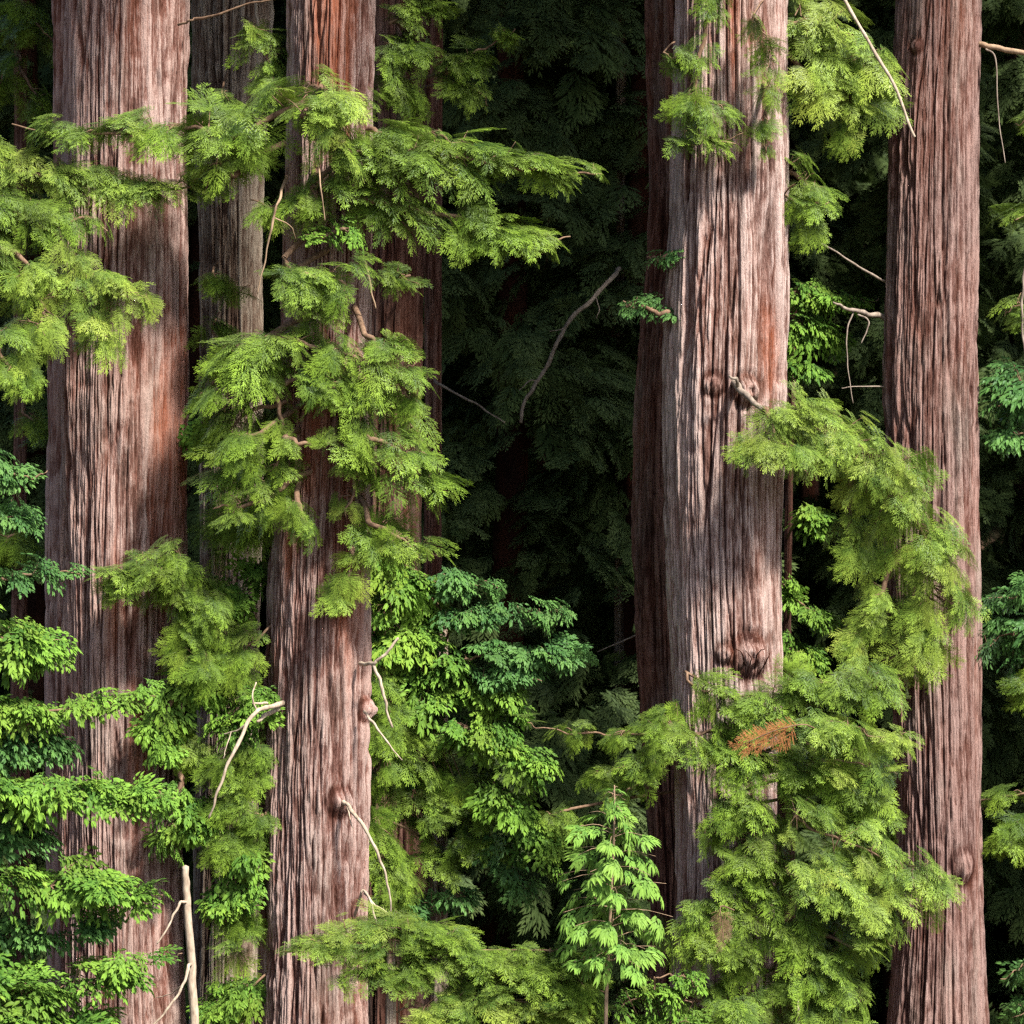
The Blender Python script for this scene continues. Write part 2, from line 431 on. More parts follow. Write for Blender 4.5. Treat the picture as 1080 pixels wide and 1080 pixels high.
def high_crown(parent, cx, y, seed, z0=17.5, z1=38, rad=3.6, n=900, s=1.7, mat=None):
    r = np.random.default_rng(seed)
    t = r.random(n) ** .9; z = z0 + (z1 - z0) * t
    R = rad * (1 - .75 * t) * np.sqrt(r.random(n)); a = r.random(n) * 2 * np.pi
    out = np.stack((np.cos(a), np.sin(a), np.zeros(n)), -1)
    pos = np.array((cx, y, 0)) + out * R[:, None] + np.stack((0 * z, 0 * z, z), -1)
    acc = Acc()
    place(acc, COARSE, pos, out + np.array((0, 0, -.25)) + r.normal(0, .3, (n, 3)), np.array((0, 0, 1.)) + r.normal(0, .3, (n, 3)), s * r.uniform(.7, 1.2, n), r.uniform(.1, .4, n), rng=r)
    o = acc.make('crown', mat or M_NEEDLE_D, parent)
    return o

# ------------------------------------------------------------------ boughs
SUNH = np.array((.77, -.64, 0.))
def bough(parent, nodes, y, root=None, kind='N', mat=None, dens=1.0, s=(.32, .62), droop=.35, tilt=.45, name='bough', r0=.035, wood=True, seed=None, label=None, depthf=1.0, hang=0., dy=0., leaf_name='foliage', bend=(.1, .5)):
    r = np.random.default_rng(int(abs(nodes[0][0] * 7 + nodes[0][1] * 13 + nodes[-1][0] * 3 + len(nodes))) + (seed or 0))
    nd = len(nodes)
    if kind in 'NL' and s[1] > .3: s = (s[0] * .72, s[1] * .72); droop = droop * .75
    ys = np.linspace(y, y + dy, nd)
    pts = np.array([P(n[0], n[1], yy) for n, yy in zip(nodes, ys)])
    rad = np.array([n[2] * .01 * sc_at(yy) for n, yy in zip(nodes, ys)])
    m = max(12, nd * 8)
    path = smooth_path(pts, m); R = np.interp(np.linspace(0, nd - 1, m), np.arange(nd), rad)
    seg = np.linalg.norm(np.diff(path, axis=0), axis=1)
    area = (seg * (R[1:] + R[:-1])).sum() + 2.0 * R.mean() ** 2
    sm = (s[0] + s[1]) / 2
    n = max(4, int(dens * (2.65 if kind in 'NL' else 4.4) * area / (.26 * sm ** 2)))
    w = np.concatenate((seg, seg[-1:])) * R ** .7; w = w / w.sum()
    g = max(2, int(round(n / 5.5)))
    gi = r.choice(m, g, p=w)
    tan = norm(np.gradient(path, axis=0))
    q = np.sqrt(r.random(g)); a = r.random(g) * 2 * np.pi
    up = np.array((0, 0, 1.)); fw = np.array((0, 1., 0))
    q = np.where(r.random(g) < .2, q * 1.4, q); T = tan[gi]
    side = norm(np.cross(T, fw) + 1e-6)
    Re = np.maximum(R[gi] - .26 * sm, .35 * R[gi])
    off = (np.cos(a) * q * Re)[:, None] * side + (np.sin(a) * q * Re * depthf)[:, None] * fw
    outw = norm(off + 1e-6)
    Dg = norm(outw * np.array((1, 1, .3)) * .8 + T * np.array((1, 1, .6)) * r.uniform(.3, 1.1, (g, 1)) + r.normal(0, .3, (g, 3)) * np.array((1, 1, .5)) + np.array((0, 0, -1.)) * (droop + hang + r.normal(0, .15, g))[:, None])
    Ng = norm(up + tilt * r.random((g, 1)) * np.array((0, -1., 0)) + .35 * tilt * SUNH + r.normal(0, .2, (g, 3)))
    Ng = norm(Ng - (Ng * Dg).sum(1, keepdims=True) * Dg); Yg = np.cross(Ng, Dg)
    cs = r.uniform(.75, 1.2, g)
    # members of each tuft fan out in the tuft's plane
    mi = r.integers(0, g, n); mi[:g] = np.arange(g)
    idx = gi[mi]
    S = np.minimum(r.uniform(s[0], s[1], n) * cs[mi], 1.25 * R[idx] + .12)
    fa = r.uniform(-1.0, 1.0, n)
    D = norm(Dg[mi] * np.cos(fa)[:, None] + Yg[mi] * np.sin(fa)[:, None] + r.normal(0, .10, (n, 3)))
    N = norm(Ng[mi] + r.normal(0, .13, (n, 3)))
    pos = path[idx] + off[mi] - Dg[mi] * (sm * .5) + Dg[mi] * r.uniform(-.1, .3, (n, 1)) * sm + Yg[mi] * np.sin(fa)[:, None] * .12 * sm + Ng[mi] * r.normal(0, .03, (n, 1))
    acc = Acc()
    tm = {'N': NEEDLE, 'L': NEEDLE_LOOSE, 'B': BROAD, 'G': BROAD_BIG, 'C': COARSE}[kind]
    place(acc, tm, pos, D, N, S, r.uniform(bend[0], bend[1], n), tint=np.clip(r.random(g)[mi] * .7 + r.random(n) * .3, 0, 1), rng=r, age=np.clip(r.uniform(.35, 1.2, g)[mi] + r.normal(0, .12, n), .15, 1.3))
    W = Wood()
    spine = path
    if root is not None:
        rp = P(root[0], root[1], root[2]); spine = np.concatenate((smooth_path(np.array((rp, rp * .5 + path[0] * .5 + np.array((0, 0, .04)), path[0])), 6)[:-1], path))
    spine = spine - np.array((0, 0, 1.)) * (.16 * R.mean() * np.minimum(np.arange(len(spine)) / 6, 1))[:, None]
    k = np.linspace(1, .22, len(spine))
    spine = spine + np.stack((vn(np.arange(len(spine)) * .35, 1, 0, n), vn(np.arange(len(spine)) * .35, 2, 0, n), vn(np.arange(len(spine)) * .35, 3, 0, n)), -1) * .03
    W.add(spine, np.maximum(r0 * k, .006), 7)
    for i in np.nonzero(r.random(n) < .3)[0]:
        j = max(0, idx[i] - int(r.integers(1, 4)))
        a0 = path[j]; b0 = pos[i] + D[i] * S[i] * .3
        mid = (a0 + b0) / 2 + np.array((0, 0, -.02 + .04 * r.random()))
        W.add(smooth_path(np.array((a0, mid, b0)), 5), np.linspace(.008, .003, 5), 4)
    wo = W.make(name, M_TWIG, parent)
    if label: wo['label'] = label
    acc.make(leaf_name, mat or {'N': M_NEEDLE, 'L': M_NEEDLE_Y, 'B': M_BROAD, 'G': M_SAPLEAF, 'C': M_NEEDLE_D}[kind], wo)
    return wo

def dead_branch(parent, lines, mat=None, name='dead_branch'):
    """lines: list of ([(px,py,y)...], r_start, r_end)"""
    W = Wood()
    for pts, ra, rb in lines:
        p = smooth_path(np.array([P(*q) for q in pts]), 10 * len(pts))
        k = np.arange(len(p)); sd = int(pts[0][0] * 3 + pts[0][1])
        j = np.stack((vn(k * .22, 1, 0, sd), vn(k * .22, 2, 0, sd), vn(k * .22, 3, 0, sd)), -1) * min(.012, ra * .4)
        j[0] = 0
        W.add(p + j, np.linspace(ra, rb, len(p)) * .74 * (1 + .13 * vn(k * .6, 5, 0, sd)), 8)
    return W.make(name, mat or M_DEAD, parent)

# ================================================================== THE SETTING
def ground_z(x, y):
    y = np.asarray(y, float); x = np.asarray(x, float)
    front = np.clip((-y - 6) / 34, 0, 1) ** 1.3 * 5.2
    t = np.clip(y - 13, 0, None)
    back = np.where(t < 10, .035 * t ** 2, 3.5 + .78 * (t - 10))
    return front + back + .35 * vn(x * .2, y * .2, 0, 3) + .08 * vn(x * 1.1, y * 1.1, 0, 4) - .15

def ground_mat():
    m, nt, N, L = new_mat('forest_litter')
    v = mapped(nt, (1, 1, 1))
    a = noise(nt, v, .5, 5, .6); b = noise(nt, v, 9, 5, .7)
    c = ramp(nt, b, ((.3, (.025, .014, .009)), (.55, (.08, .045, .027)), (.8, (.15, .09, .055))))
    c = mix_col(nt, ramp(nt, a, ((.5, 0.), (.65, .8))), c, (.025, .04, .014))
    p = N.new('ShaderNodeBsdfPrincipled'); p.inputs['Roughness'].default_value = .95; L.new(c, p.inputs['Base Color'])
    bp = N.new('ShaderNodeBump'); bp.inputs['Distance'].default_value = .05; L.new(b, bp.inputs['Height']); L.new(bp.outputs[0], p.inputs['Normal'])
    o = N.new('ShaderNodeOutputMaterial'); L.new(p.outputs[0], o.inputs[0])
    return m

gx = np.linspace(-70, 70, 141); gy = np.linspace(-60, 90, 151)
GX, GY = np.meshgrid(gx, gy)
i = np.arange(150)[:, None] * 141; j = np.arange(140)[None]
tag(build('forest_floor', np.stack((GX, GY, ground_z(GX, GY)), -1).reshape(-1, 3), np.stack((i + j, i + j + 1, i + j + 142, i + j + 141), -1).reshape(-1, 4), ground_mat(), smooth=True), 'brown needle littered forest floor rising into a slope behind the trees', 'ground', kind='structure')

# ground cover on the floor and the slope
r = np.random.default_rng(5)
n = 6500
ux, uy = r.uniform(-24, 24, n), r.uniform(3, 46, n) ** 1.0
pos = np.stack((ux, uy, ground_z(ux, uy) + .05), -1)
a = r.random(n) * 2 * np.pi
acc = Acc()
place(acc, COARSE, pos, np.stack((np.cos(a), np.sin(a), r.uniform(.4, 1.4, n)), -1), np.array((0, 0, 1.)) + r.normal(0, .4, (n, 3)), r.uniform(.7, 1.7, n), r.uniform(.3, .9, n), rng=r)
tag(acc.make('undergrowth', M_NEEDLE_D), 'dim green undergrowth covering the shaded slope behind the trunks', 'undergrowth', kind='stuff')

# ================================================================== BIG REDWOODS
# ---- widest trunk at the left of the photo
pf = [(-100, 51, 203), (0, 51, 202), (200, 50, 200), (400, 46, 198), (600, 44, 196), (800, 46, 194), (1000, 50, 194), (1200, 50, 200)]
t1 = thing('redwood_tree', 'widest redwood, purplish grey furrowed trunk dark along one edge, rusty patch halfway up', 'redwood tree', tree_base(pf, 0))
trunk(t1, pf, 0, 21, nth=560, cell=.14, lobes=((.12, 0, .86), (-.66, .32, .34), (.3, .3, .6)), mat=M_BARK_WARM, depth=.048, flute=.06, rust=[(184, 470, .34, 1.25), (120, 650, .12, .6), (150, 790, .15, .8)])
high_crown(t1, -4.1, 0, 1)
bough(t1, [(190, 585, 24), (165, 605, 40), (135, 615, 32), (108, 608, 14)], -1.15, (190, 575, -.6), s=(.22, .42), dens=1.7, droop=.35)
for nd in ([(190, 600, 22), (200, 640, 26), (185, 690, 22)], [(185, 720, 18), (172, 760, 22), (180, 800, 16)], [(190, 820, 16), (178, 870, 22), (185, 905, 14)]):
    bough(t1, nd, -.9, (192, nd[0][1] - 15, -.4), s=(.2, .4), droop=.4, dens=.8, kind='B' if nd[0][1] > 700 else 'N')
bough(t1, [(195, 665, 25), (215, 690, 30), (190, 720, 25)], -1.0, (195, 640, -.6), s=(.22, .42), dens=1.7, droop=.45)
dead_branch(t1, [([(205, 20, -.3), (230, 15, -.5), (262, 4, -.6), (295, -2, -.7)], .022, .01), ([(188, 26, -.78), (200, 22, -.9), (205, 20, -.9)], .018, .012)], M_TWIG)

# ---- middle-left redwood with the pale broken branches
pf = [(-100, 302, 400), (0, 300, 398), (200, 300, 395), (400, 295, 392), (600, 282, 388), (800, 273, 387), (1000, 272, 385), (1200, 266, 390)]
t3 = thing('redwood_tree', 'redwood with leafy boughs round its upper trunk and pale broken branches on its lower trunk', 'redwood tree', tree_base(pf, -.5))
trunk(t3, pf, -.5, 33, nth=440, cell=.115, lobes=((.07, 0, .92), (-.62, .34, .37)), mat=M_BARK_WARM, depth=.05, flute=.045, knots=[(384, 750, .10, .065), (362, 846, .12, .055), (378, 965, .09, .05)], rust=[(372, 560, .18, 1.1), (350, 30, .25, .9), (300, 560, .1, .6), (330, 455, .3, .7)])
high_crown(t3, -1.95, -.5, 2, n=700)
yy = -1.5
bough(t3, [(330, 96, 26), (275, 125, 44), (230, 148, 48), (205, 130, 34), (130, 137, 22), (70, 138, 20), (14, 128, 9)], yy, (330, 92, -.9), droop=.3, dens=1.1)
bough(t3, [(245, 185, 26), (228, 165, 26), (215, 200, 14)], yy + .2, (300, 150, -.9), droop=.6, s=(.25, .4))
bough(t3, [(318, 118, 34), (345, 100, 40), (362, 112, 40), (350, 160, 32)], yy - .2, (345, 80, -.9), s=(.25, .5), droop=.5, dens=1.3, mat=M_NEEDLE_Y)
bough(t3, [(362, 160, 34), (420, 158, 36), (480, 164, 34), (545, 172, 26), (600, 178, 13), (636, 180, 5)], yy + .1, (380, 150, -.8), droop=.25, dens=2.3, dy=.3)
bough(t3, [(385, 205, 26), (450, 220, 26), (510, 236, 27), (560, 250, 18), (603, 248, 8)], yy + .2, (385, 195, -.8), droop=.3, dens=2.1, dy=.3)
bough(t3, [(400, 140, 12), (450, 140, 13), (500, 152, 12)], yy + .6, (385, 140, -.6), droop=.2, s=(.2, .34))
bough(t3, [(330, 250, 14), (360, 240, 14), (380, 250, 12)], yy, (345, 225, -.95), s=(.2, .34), kind='B', mat=M_BROAD)
bough(t3, [(300, 290, 18), (335, 288, 26), (368, 300, 26), (350, 325, 18)], yy - .1, (345, 262, -.95), droop=.35, s=(.25, .45), dens=1.2)
bough(t3, [(285, 355, 20), (330, 360, 26), (380, 375, 28), (425, 385, 24), (445, 375, 10)], yy, (330, 335, -.95), droop=.35, dens=1.15)
bough(t3, [(300, 365, 22), (255, 370, 36), (225, 400, 24), (208, 420, 14)], yy + .1, (310, 345, -.95), droop=.4, dens=1.15)
bough(t3, [(300, 420, 24), (262, 430, 42), (228, 460, 26)], yy + .2, (305, 395, -.9), droop=.5, dens=1.0)
bough(t3, [(290, 490, 24), (250, 490, 40), (215, 500, 18)], yy + .4, (300, 455, -.9), droop=.5, dens=.95)
bough(t3, [(320, 410, 20), (350, 405, 22), (335, 430, 14)], yy - .1, (325, 385, -.95), droop=.5, s=(.2, .36))
bough(t3, [(385, 420, 26), (415, 425, 38), (440, 450, 22)], yy + .2, (385, 395, -.8), droop=.45, dens=1.1)
bough(t3, [(380, 485, 28), (410, 490, 44), (450, 505, 26), (472, 512, 9)], yy + .2, (385, 455, -.8), droop=.4, dens=1.1)
bough(t3, [(375, 530, 18), (400, 560, 38), (440, 575, 26), (463, 580, 8)], yy + .3, (385, 510, -.8), droop=.45, dens=.95)
for nd in ([(290, 350, 22), (265, 385, 32), (235, 430, 30)], [(285, 445, 26), (250, 465, 36), (220, 480, 24)], [(300, 400, 24), (330, 390, 24), (365, 405, 26)], [(390, 400, 28), (420, 400, 28), (440, 425, 16)], [(385, 455, 30), (420, 470, 34), (450, 480, 20)], [(285, 520, 22), (255, 530, 32), (225, 530, 18)], [(390, 545, 24), (420, 560, 30), (445, 585, 16)], [(330, 205, 20), (300, 215, 22), (265, 210, 22)], [(385, 350, 22), (405, 365, 26), (425, 360, 14)], [(350, 175, 24), (330, 195, 22), (345, 225, 12)], [(300, 270, 20), (318, 305, 24), (345, 330, 20)], [(375, 395, 20), (380, 440, 22), (372, 480, 20)], [(285, 400, 16), (296, 440, 18), (290, 500, 18)]):
    bough(t3, nd, yy + .05, (335 if nd[0][0] < 340 else 375, nd[0][1] - 25, -.9), droop=.4, dens=.62, s=(.25, .46))
bough(t3, [(300, 462, 10), (325, 468, 12), (345, 464, 8)], yy - .1, (318, 455, -.95), s=(.18, .3))
bough(t3, [(312, 530, 14), (322, 550, 22), (312, 568, 10)], yy - .1, (318, 505, -.95), droop=.8, s=(.2, .36), dens=1.2)
bough(t3, [(372, 580, 10), (370, 600, 15), (355, 625, 14), (350, 640, 8)], yy + .1, (375, 560, -.9), droop=.7, s=(.18, .3), dens=.8, mat=M_NEEDLE_Y)
bough(t3, [(370, 445, 18), (372, 500, 17), (365, 545, 13)], yy + .15, (370, 420, -.9), droop=.7, s=(.2, .36), dens=.6, mat=M_NEEDLE_Y)
dead_branch(t3, [([(304, 741, -.7), (284, 746, -1.15), (268, 752, -1.35), (248, 790, -1.5), (232, 830, -1.55), (221, 863, -1.5)], .042, .014), ([(302, 743, -.75), (278, 756, -1.12), (272, 762, -1.2)], .04, .02), ([(268, 752, -1.35), (254, 768, -1.3), (236, 774, -1.2)], .018, .008), ([(244, 772, -1.25), (238, 790, -1.3), (236, 800, -1.3)], .01, .005), ([(282, 742, -1.2), (266, 742, -1.3)], .02, .012), ([(270, 720, -1.15), (266, 735, -1.3), (270, 748, -1.3)], .01, .012)])
dead_branch(t3, [([(380, 700, -.9), (394, 700, -1.15), (405, 690, -1.2), (420, 674, -1.2)], .03, .018), ([(394, 700, -1.15), (402, 722, -1.2), (408, 748, -1.2), (414, 767, -1.15)], .026, .016)])
dead_branch(t3, [([(384, 750, -.95), (393, 762, -1.1), (408, 782, -1.2), (424, 802, -1.2)], .022, .008)])
dead_branch(t3, [([(362, 845, -1.0), (374, 858, -1.2), (388, 880, -1.3), (400, 905, -1.35), (409, 935, -1.35), (412, 962, -1.3)], .03, .012), ([(366, 850, -1.0), (372, 875, -1.2)], .012, .006)])
dead_branch(t3, [([(374, 966, -1.0), (380, 945, -1.25), (384, 940, -1.3), (392, 955, -1.4), (399, 982, -1.4)], .022, .013), ([(384, 942, -1.3), (396, 955, -1.35), (408, 962, -1.35)], .018, .01)])
dead_branch(t3, [([(302, 186, -1.0), (296, 205, -1.7), (288, 235, -1.75), (282, 262, -1.7), (272, 310, -1.6)], .024, .009), ([(290, 230, -1.75), (306, 238, -1.7), (312, 252, -1.6)], .01, .005)], M_STEM)
dead_branch(t3, [([(332, 150, -1.05), (337, 185, -1.9), (343, 232, -1.85)], .016, .007), ([(380, 250, -1.0), (388, 290, -1.3), (396, 325, -1.25)], .02, .012)], M_STEM)

# ---- lit redwood right of the dark gap
pf = [(-100, 714, 827), (0, 712, 828), (200, 711, 830), (330, 706, 831), (400, 703, 830), (500, 702, 826), (600, 704, 824), (720, 708, 826), (900, 712, 830), (1200, 700, 845)]
t4 = thing('redwood_tree', 'brightly lit redwood with a stub knot and long yellow green bough arching down', 'redwood tree', tree_base(pf, .5))
trunk(t4, pf, .5, 47, nth=500, cell=.13, depth=.046, flute=.06, knots=[(752, 405, .10, .05), (790, 412, .13, .12), (792, 692, .18, .10), (765, 690, .09, .05)], rust=[(775, 20, .05, .5), (818, 380, .1, .5)])
high_crown(t4, 2.3, .5, 3)
for nd in ([(698, 55, 12), (722, 66, 18), (742, 58, 12)], [(715, 150, 12), (750, 148, 18), (785, 138, 10)], [(795, 15, 10), (812, 55, 13), (808, 95, 10)], [(720, 105, 14), (740, 115, 18), (765, 110, 12)], [(825, 205, 14), (850, 215, 18), (872, 212, 8)]):
    bough(t4, nd, -.45 if nd[0][0] < 800 else .3, (nd[0][0] + 12, nd[0][1] - 12, .2), droop=.5, s=(.24, .42), dens=1.0, r0=.01)
W = dead_branch(t4, [([(766, 396, .2), (781, 411, -.26), (795, 424, -.42), (808, 434, -.5)], .06, .03), ([(779, 408, -.24), (776, 400, -.34), (770, 397, -.36)], .03, .016)], M_DIMDEAD, name='branch_stub')
dead_branch(t4, [([(774, 706, -.02), (770, 696, -.2), (772, 688, -.24)], .012, .006), ([(786, 704, -.02), (783, 690, -.22), (777, 684, -.26)], .014, .006), ([(796, 706, -.02), (799, 690, -.22), (806, 684, -.22)], .014, .006), ([(804, 706, .02), (809, 695, -.15), (812, 688, -.15)], .012, .006), ([(790, 704, -.02), (792, 694, -.24), (786, 686, -.28)], .01, .005)], M_BARK_RED, name='dead_twig')
bough(t4, [(760, -20, 18), (742, 40, 17), (735, 95, 24), (748, 140, 26), (775, 150, 16)], -.55, (765, -60, -.1), droop=.6, s=(.22, .42), dens=.75)
bough(t4, [(825, 15, 30), (860, 20, 44), (900, 35, 46), (918, 75, 32)], .7, (790, -30, .5), droop=.45, dens=1.15, mat=M_NEEDLE_Y, s=(.3, .55))
bough(t4, [(845, 70, 30), (880, 95, 40), (905, 110, 32), (893, 145, 14)], .6, (800, 45, .5), droop=.6, dens=1.15, mat=M_NEEDLE_Y, s=(.3, .55))
bough(t4, [(815, 165, 22), (838, 185, 32), (862, 205, 18), (845, 240, 14)], .5, (800, 130, .5), droop=.4, dens=1.1, s=(.22, .45))
bough(t4, [(812, 100, 14), (806, 135, 14), (806, 160, 10)], -.3, (800, 80, .3), droop=.7, s=(.2, .32), dens=.6)
arch = [(814, 440, 22), (842, 448, 34), (872, 450, 40), (910, 470, 36), (950, 520, 42), (975, 565, 48), (980, 625, 48), (950, 680, 46), (905, 705, 30)]
bough(t4, arch, -.65, (806, 432, -.5), kind='L', droop=.45, dy=1.6, dens=1.9, s=(.28, .5), tilt=.8)
bough(t4, [(815, 455, 22), (810, 474, 26), (788, 474, 16), (775, 470, 8)], -.8, (806, 434, -.5), droop=.4, s=(.28, .44), kind='L', dens=1.6, r0=.016)
bough(t4, [(820, 470, 18), (842, 485, 22), (852, 495, 12)], -.75, (806, 434, -.5), droop=.5, s=(.28, .44), kind='L', dens=1.6, r0=.016)
bough(t4, [(900, 500, 28), (895, 545, 30), (905, 585, 26)], .4, (900, 465, 0), kind='L', droop=.7, dens=.7, s=(.24, .42), tilt=.8)
bough(t4, [(930, 620, 28), (915, 650, 30), (890, 690, 24)], .4, (950, 590, .4), kind='L', droop=.6, dens=.8, s=(.24, .42), tilt=.8)
dead_branch(t4, [([(880, -20, -.6), (905, 25, -.9), (925, 60, -1.1), (945, 95, -1.2), (964, 144, -1.25)], .024, .02)])
# bough reaching left from the lit redwood, in shade
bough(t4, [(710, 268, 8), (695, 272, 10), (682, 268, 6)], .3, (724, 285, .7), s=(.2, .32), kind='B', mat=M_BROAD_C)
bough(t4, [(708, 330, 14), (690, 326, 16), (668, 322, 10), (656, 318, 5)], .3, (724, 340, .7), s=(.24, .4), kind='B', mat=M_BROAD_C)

# ---- darker trunk squeezed behind it
pf = [(-100, 682, 750), (0, 680, 750), (200, 684, 750), (420, 668, 745), (560, 666, 745), (750, 676, 744), (950, 688, 742), (1200, 680, 755)]
t4b = thing('redwood_tree', 'dark reddish redwood squeezed close behind the brightly lit trunk', 'redwood tree', tree_base(pf, 2.3))
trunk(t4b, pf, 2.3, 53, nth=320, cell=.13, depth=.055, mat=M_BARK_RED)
high_crown(t4b, 1.8, 2.3, 4, n=400)

# ---- right redwood
pf = [(-100, 950, 1037), (0, 948, 1037), (100, 940, 1036), (200, 935, 1036), (400, 929, 1036), (600, 932, 1037), (800, 942, 1038), (950, 946, 1040), (1200, 930, 1048)]
t5 = thing('redwood_tree', 'straight bare redwood with evenly furrowed brown bark beyond the arching bough', 'redwood tree', tree_base(pf, 2.0))
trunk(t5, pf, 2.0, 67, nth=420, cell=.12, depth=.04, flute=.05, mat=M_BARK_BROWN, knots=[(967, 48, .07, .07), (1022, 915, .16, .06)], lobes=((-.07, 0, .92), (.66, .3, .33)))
high_crown(t5, 4.7, 2, 5)
dead_branch(t5, [([(1030, 46, 1.9), (1050, 50, 1.8), (1085, 56, 1.7), (1120, 62, 1.7)], .05, .03)], M_STEM)
dead_branch(t5, [([(1040, 52, 1.8), (1050, 62, 1.75), (1052, 110, 1.75), (1060, 172, 1.7)], .014, .007)], M_DIMDEAD)
dead_branch(t5, [([(940, 300, 2.0), (910, 284, 1.7), (885, 268, 1.6), (853, 250, 1.6)], .022, .010)], M_DIMDEAD)
dead_branch(t5, [([(935, 335, 2.0), (910, 330, 1.7), (892, 325, 1.6), (878, 318, 1.5)], .045, .014), ([(900, 330, 1.65), (893, 350, 1.6), (894, 385, 1.6), (900, 425, 1.6)], .014, .007), ([(905, 332, 1.65), (916, 340, 1.6), (908, 362, 1.6)], .016, .009), ([(935, 408, 1.9), (905, 408, 1.7), (888, 409, 1.6)], .012, .006)], M_DIMDEAD)
bough(t5, [(900, 790, 14), (930, 800, 14), (945, 815, 10)], 1.1, (950, 780, 1.6), s=(.2, .34), kind='N')

# ---- narrow trunk between the two left redwoods, clothed in sprouts
pf = [(-100, 205, 290), (0, 206, 285), (120, 208, 280), (250, 214, 274), (600, 212, 275), (900, 206, 272), (1200, 200, 280)]
t2 = thing('redwood_tree', 'narrow redwood in the gap between two larger trunks, clothed in fuzzy green sprouts', 'redwood tree', tree_base(pf, 2.2))
trunk(t2, pf, 2.2, 71, nth=320, cell=.12, depth=.05, mat=M_BARK_GREY)
high_crown(t2, -3.1, 2.2, 6, n=400)
for nd, k in (([(268, 30, 14), (285, 65, 22), (290, 110, 18)], 'N'), ([(235, 95, 14), (250, 130, 26), (262, 175, 20)], 'N'), ([(225, 345, 16), (245, 370, 24), (262, 390, 18)], 'N'), ([(215, 440, 20), (240, 470, 26), (255, 500, 20)], 'B'),
              ([(270, 530, 20), (250, 550, 34), (225, 570, 26)], 'N'), ([(275, 600, 16), (262, 620, 24), (240, 640, 28)], 'B'), ([(200, 610, 20), (222, 640, 32), (212, 680, 26)], 'N'), ([(270, 670, 18), (245, 690, 34), (225, 715, 26)], 'N'),
              ([(190, 690, 18), (205, 715, 22), (228, 735, 20)], 'B'), ([(275, 735, 14), (262, 755, 26), (235, 770, 22)], 'B'), ([(270, 810, 16), (255, 830, 26), (240, 850, 18)], 'N'), ([(190, 830, 14), (200, 850, 24), (212, 875, 18)], 'B'),
              ([(270, 890, 14), (258, 905, 22), (245, 925, 18)], 'B'), ([(262, 960, 16), (255, 985, 24), (235, 1005, 22)], 'N'), ([(275, 780, 18), (255, 800, 28), (225, 810, 24)], 'N'), ([(278, 860, 16), (250, 880, 28), (222, 900, 22)], 'N'), ([(278, 925, 14), (255, 940, 24), (228, 955, 18)], 'B'), ([(265, 1040, 18), (245, 1060, 28), (225, 1080, 24)], 'B'), ([(225, 290, 8), (248, 308, 12), (262, 300, 8)], 'N'), ([(178, 745, 12), (190, 770, 18), (200, 800, 14)], 'N')):
    low = nd[0][1] > 600; host = (t1 if nd[0][0] < 215 else t3) if low else t2
    rt = ((192, nd[0][1] - 15, -.2) if host is t1 else (290, nd[0][1] - 15, -.5)) if low else (nd[0][0] * .6 + 97, nd[0][1] - 15, 1.9)
    bough(host, nd, -.75 if low else -.3, rt, kind=k, droop=.3, s=(.24, .42), dens=1.8, r0=.014, mat=M_NEEDLE if k == 'N' else M_BROAD)
dead_branch(t2, [([(268, -20, 1.3), (271, 10, 1.2), (272, 60, 1.2), (274, 95, 1.2)], .026, .018)])

# ---- dim trunks behind the middle-left redwood
pf = [(-100, 378, 450), (0, 380, 448), (250, 384, 446), (420, 382, 444), (700, 380, 446), (1200, 376, 455)]
t6 = thing('redwood_tree', 'shaded reddish trunk showing just behind the redwood with wrapped boughs', 'redwood tree', tree_base(pf, 4.0))
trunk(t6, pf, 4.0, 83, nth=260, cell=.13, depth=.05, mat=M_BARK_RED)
high_crown(t6, -1.4, 4, 7, n=400)
for nd in ([(410, 20, 20), (430, 10, 22), (455, -5, 18)], [(408, 45, 18), (432, 48, 28), (462, 45, 18)], [(405, 85, 16), (425, 90, 26), (440, 110, 22)], [(470, 75, 12), (500, 55, 18), (525, 40, 16), (545, 28, 8)], [(480, 85, 12), (505, 95, 14), (512, 110, 8)], [(430, 290, 8), (415, 290, 14), (445, 300, 10)]):
    bough(t6, nd, 1.3, (425, nd[0][1] + 12, 3.6), droop=.4, s=(.28, .48), dens=1.7, r0=.02)
pf = [(-100, 449, 467), (300, 448, 466), (700, 446, 466), (1200, 442, 470)]
t7 = thing('redwood_tree', 'thin dark pole of a redwood beside the dark gap', 'redwood tree', tree_base(pf, 5.5))
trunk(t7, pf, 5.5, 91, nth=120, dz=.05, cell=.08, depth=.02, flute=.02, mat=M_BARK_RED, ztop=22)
high_crown(t7, -.95, 5.5, 8, n=250, rad=2.5, z1=23)

# ---- tree out of the frame whose boughs hang in front of the widest trunk
pf = [(-100, -205, -140), (500, -210, -138), (1200, -220, -130)]
tl = thing('redwood_tree', 'redwood beside the view, its yellow green boughs reaching in before the widest trunk', 'redwood tree', tree_base(pf, -1.5))
trunk(tl, pf, -1.5, 97, nth=120, dz=.08, cell=.12, depth=.04)
high_crown(tl, -7.4, -1.5, 9, n=300, rad=2.4)
Y = M_NEEDLE_Y
bough(tl, [(-60, 158, 30), (-10, 168, 28), (50, 180, 27), (105, 190, 25), (160, 198, 22), (200, 192, 13), (218, 187, 8)], -1.5, (-150, 150, -1.5), droop=.22, dens=2.0, mat=Y, dy=.3)
bough(tl, [(-20, 215, 34), (20, 222, 26), (60, 232, 20), (95, 228, 18), (112, 240, 9)], -1.6, (-150, 190, -1.5), droop=.5, dens=1.6, s=(.26, .48))
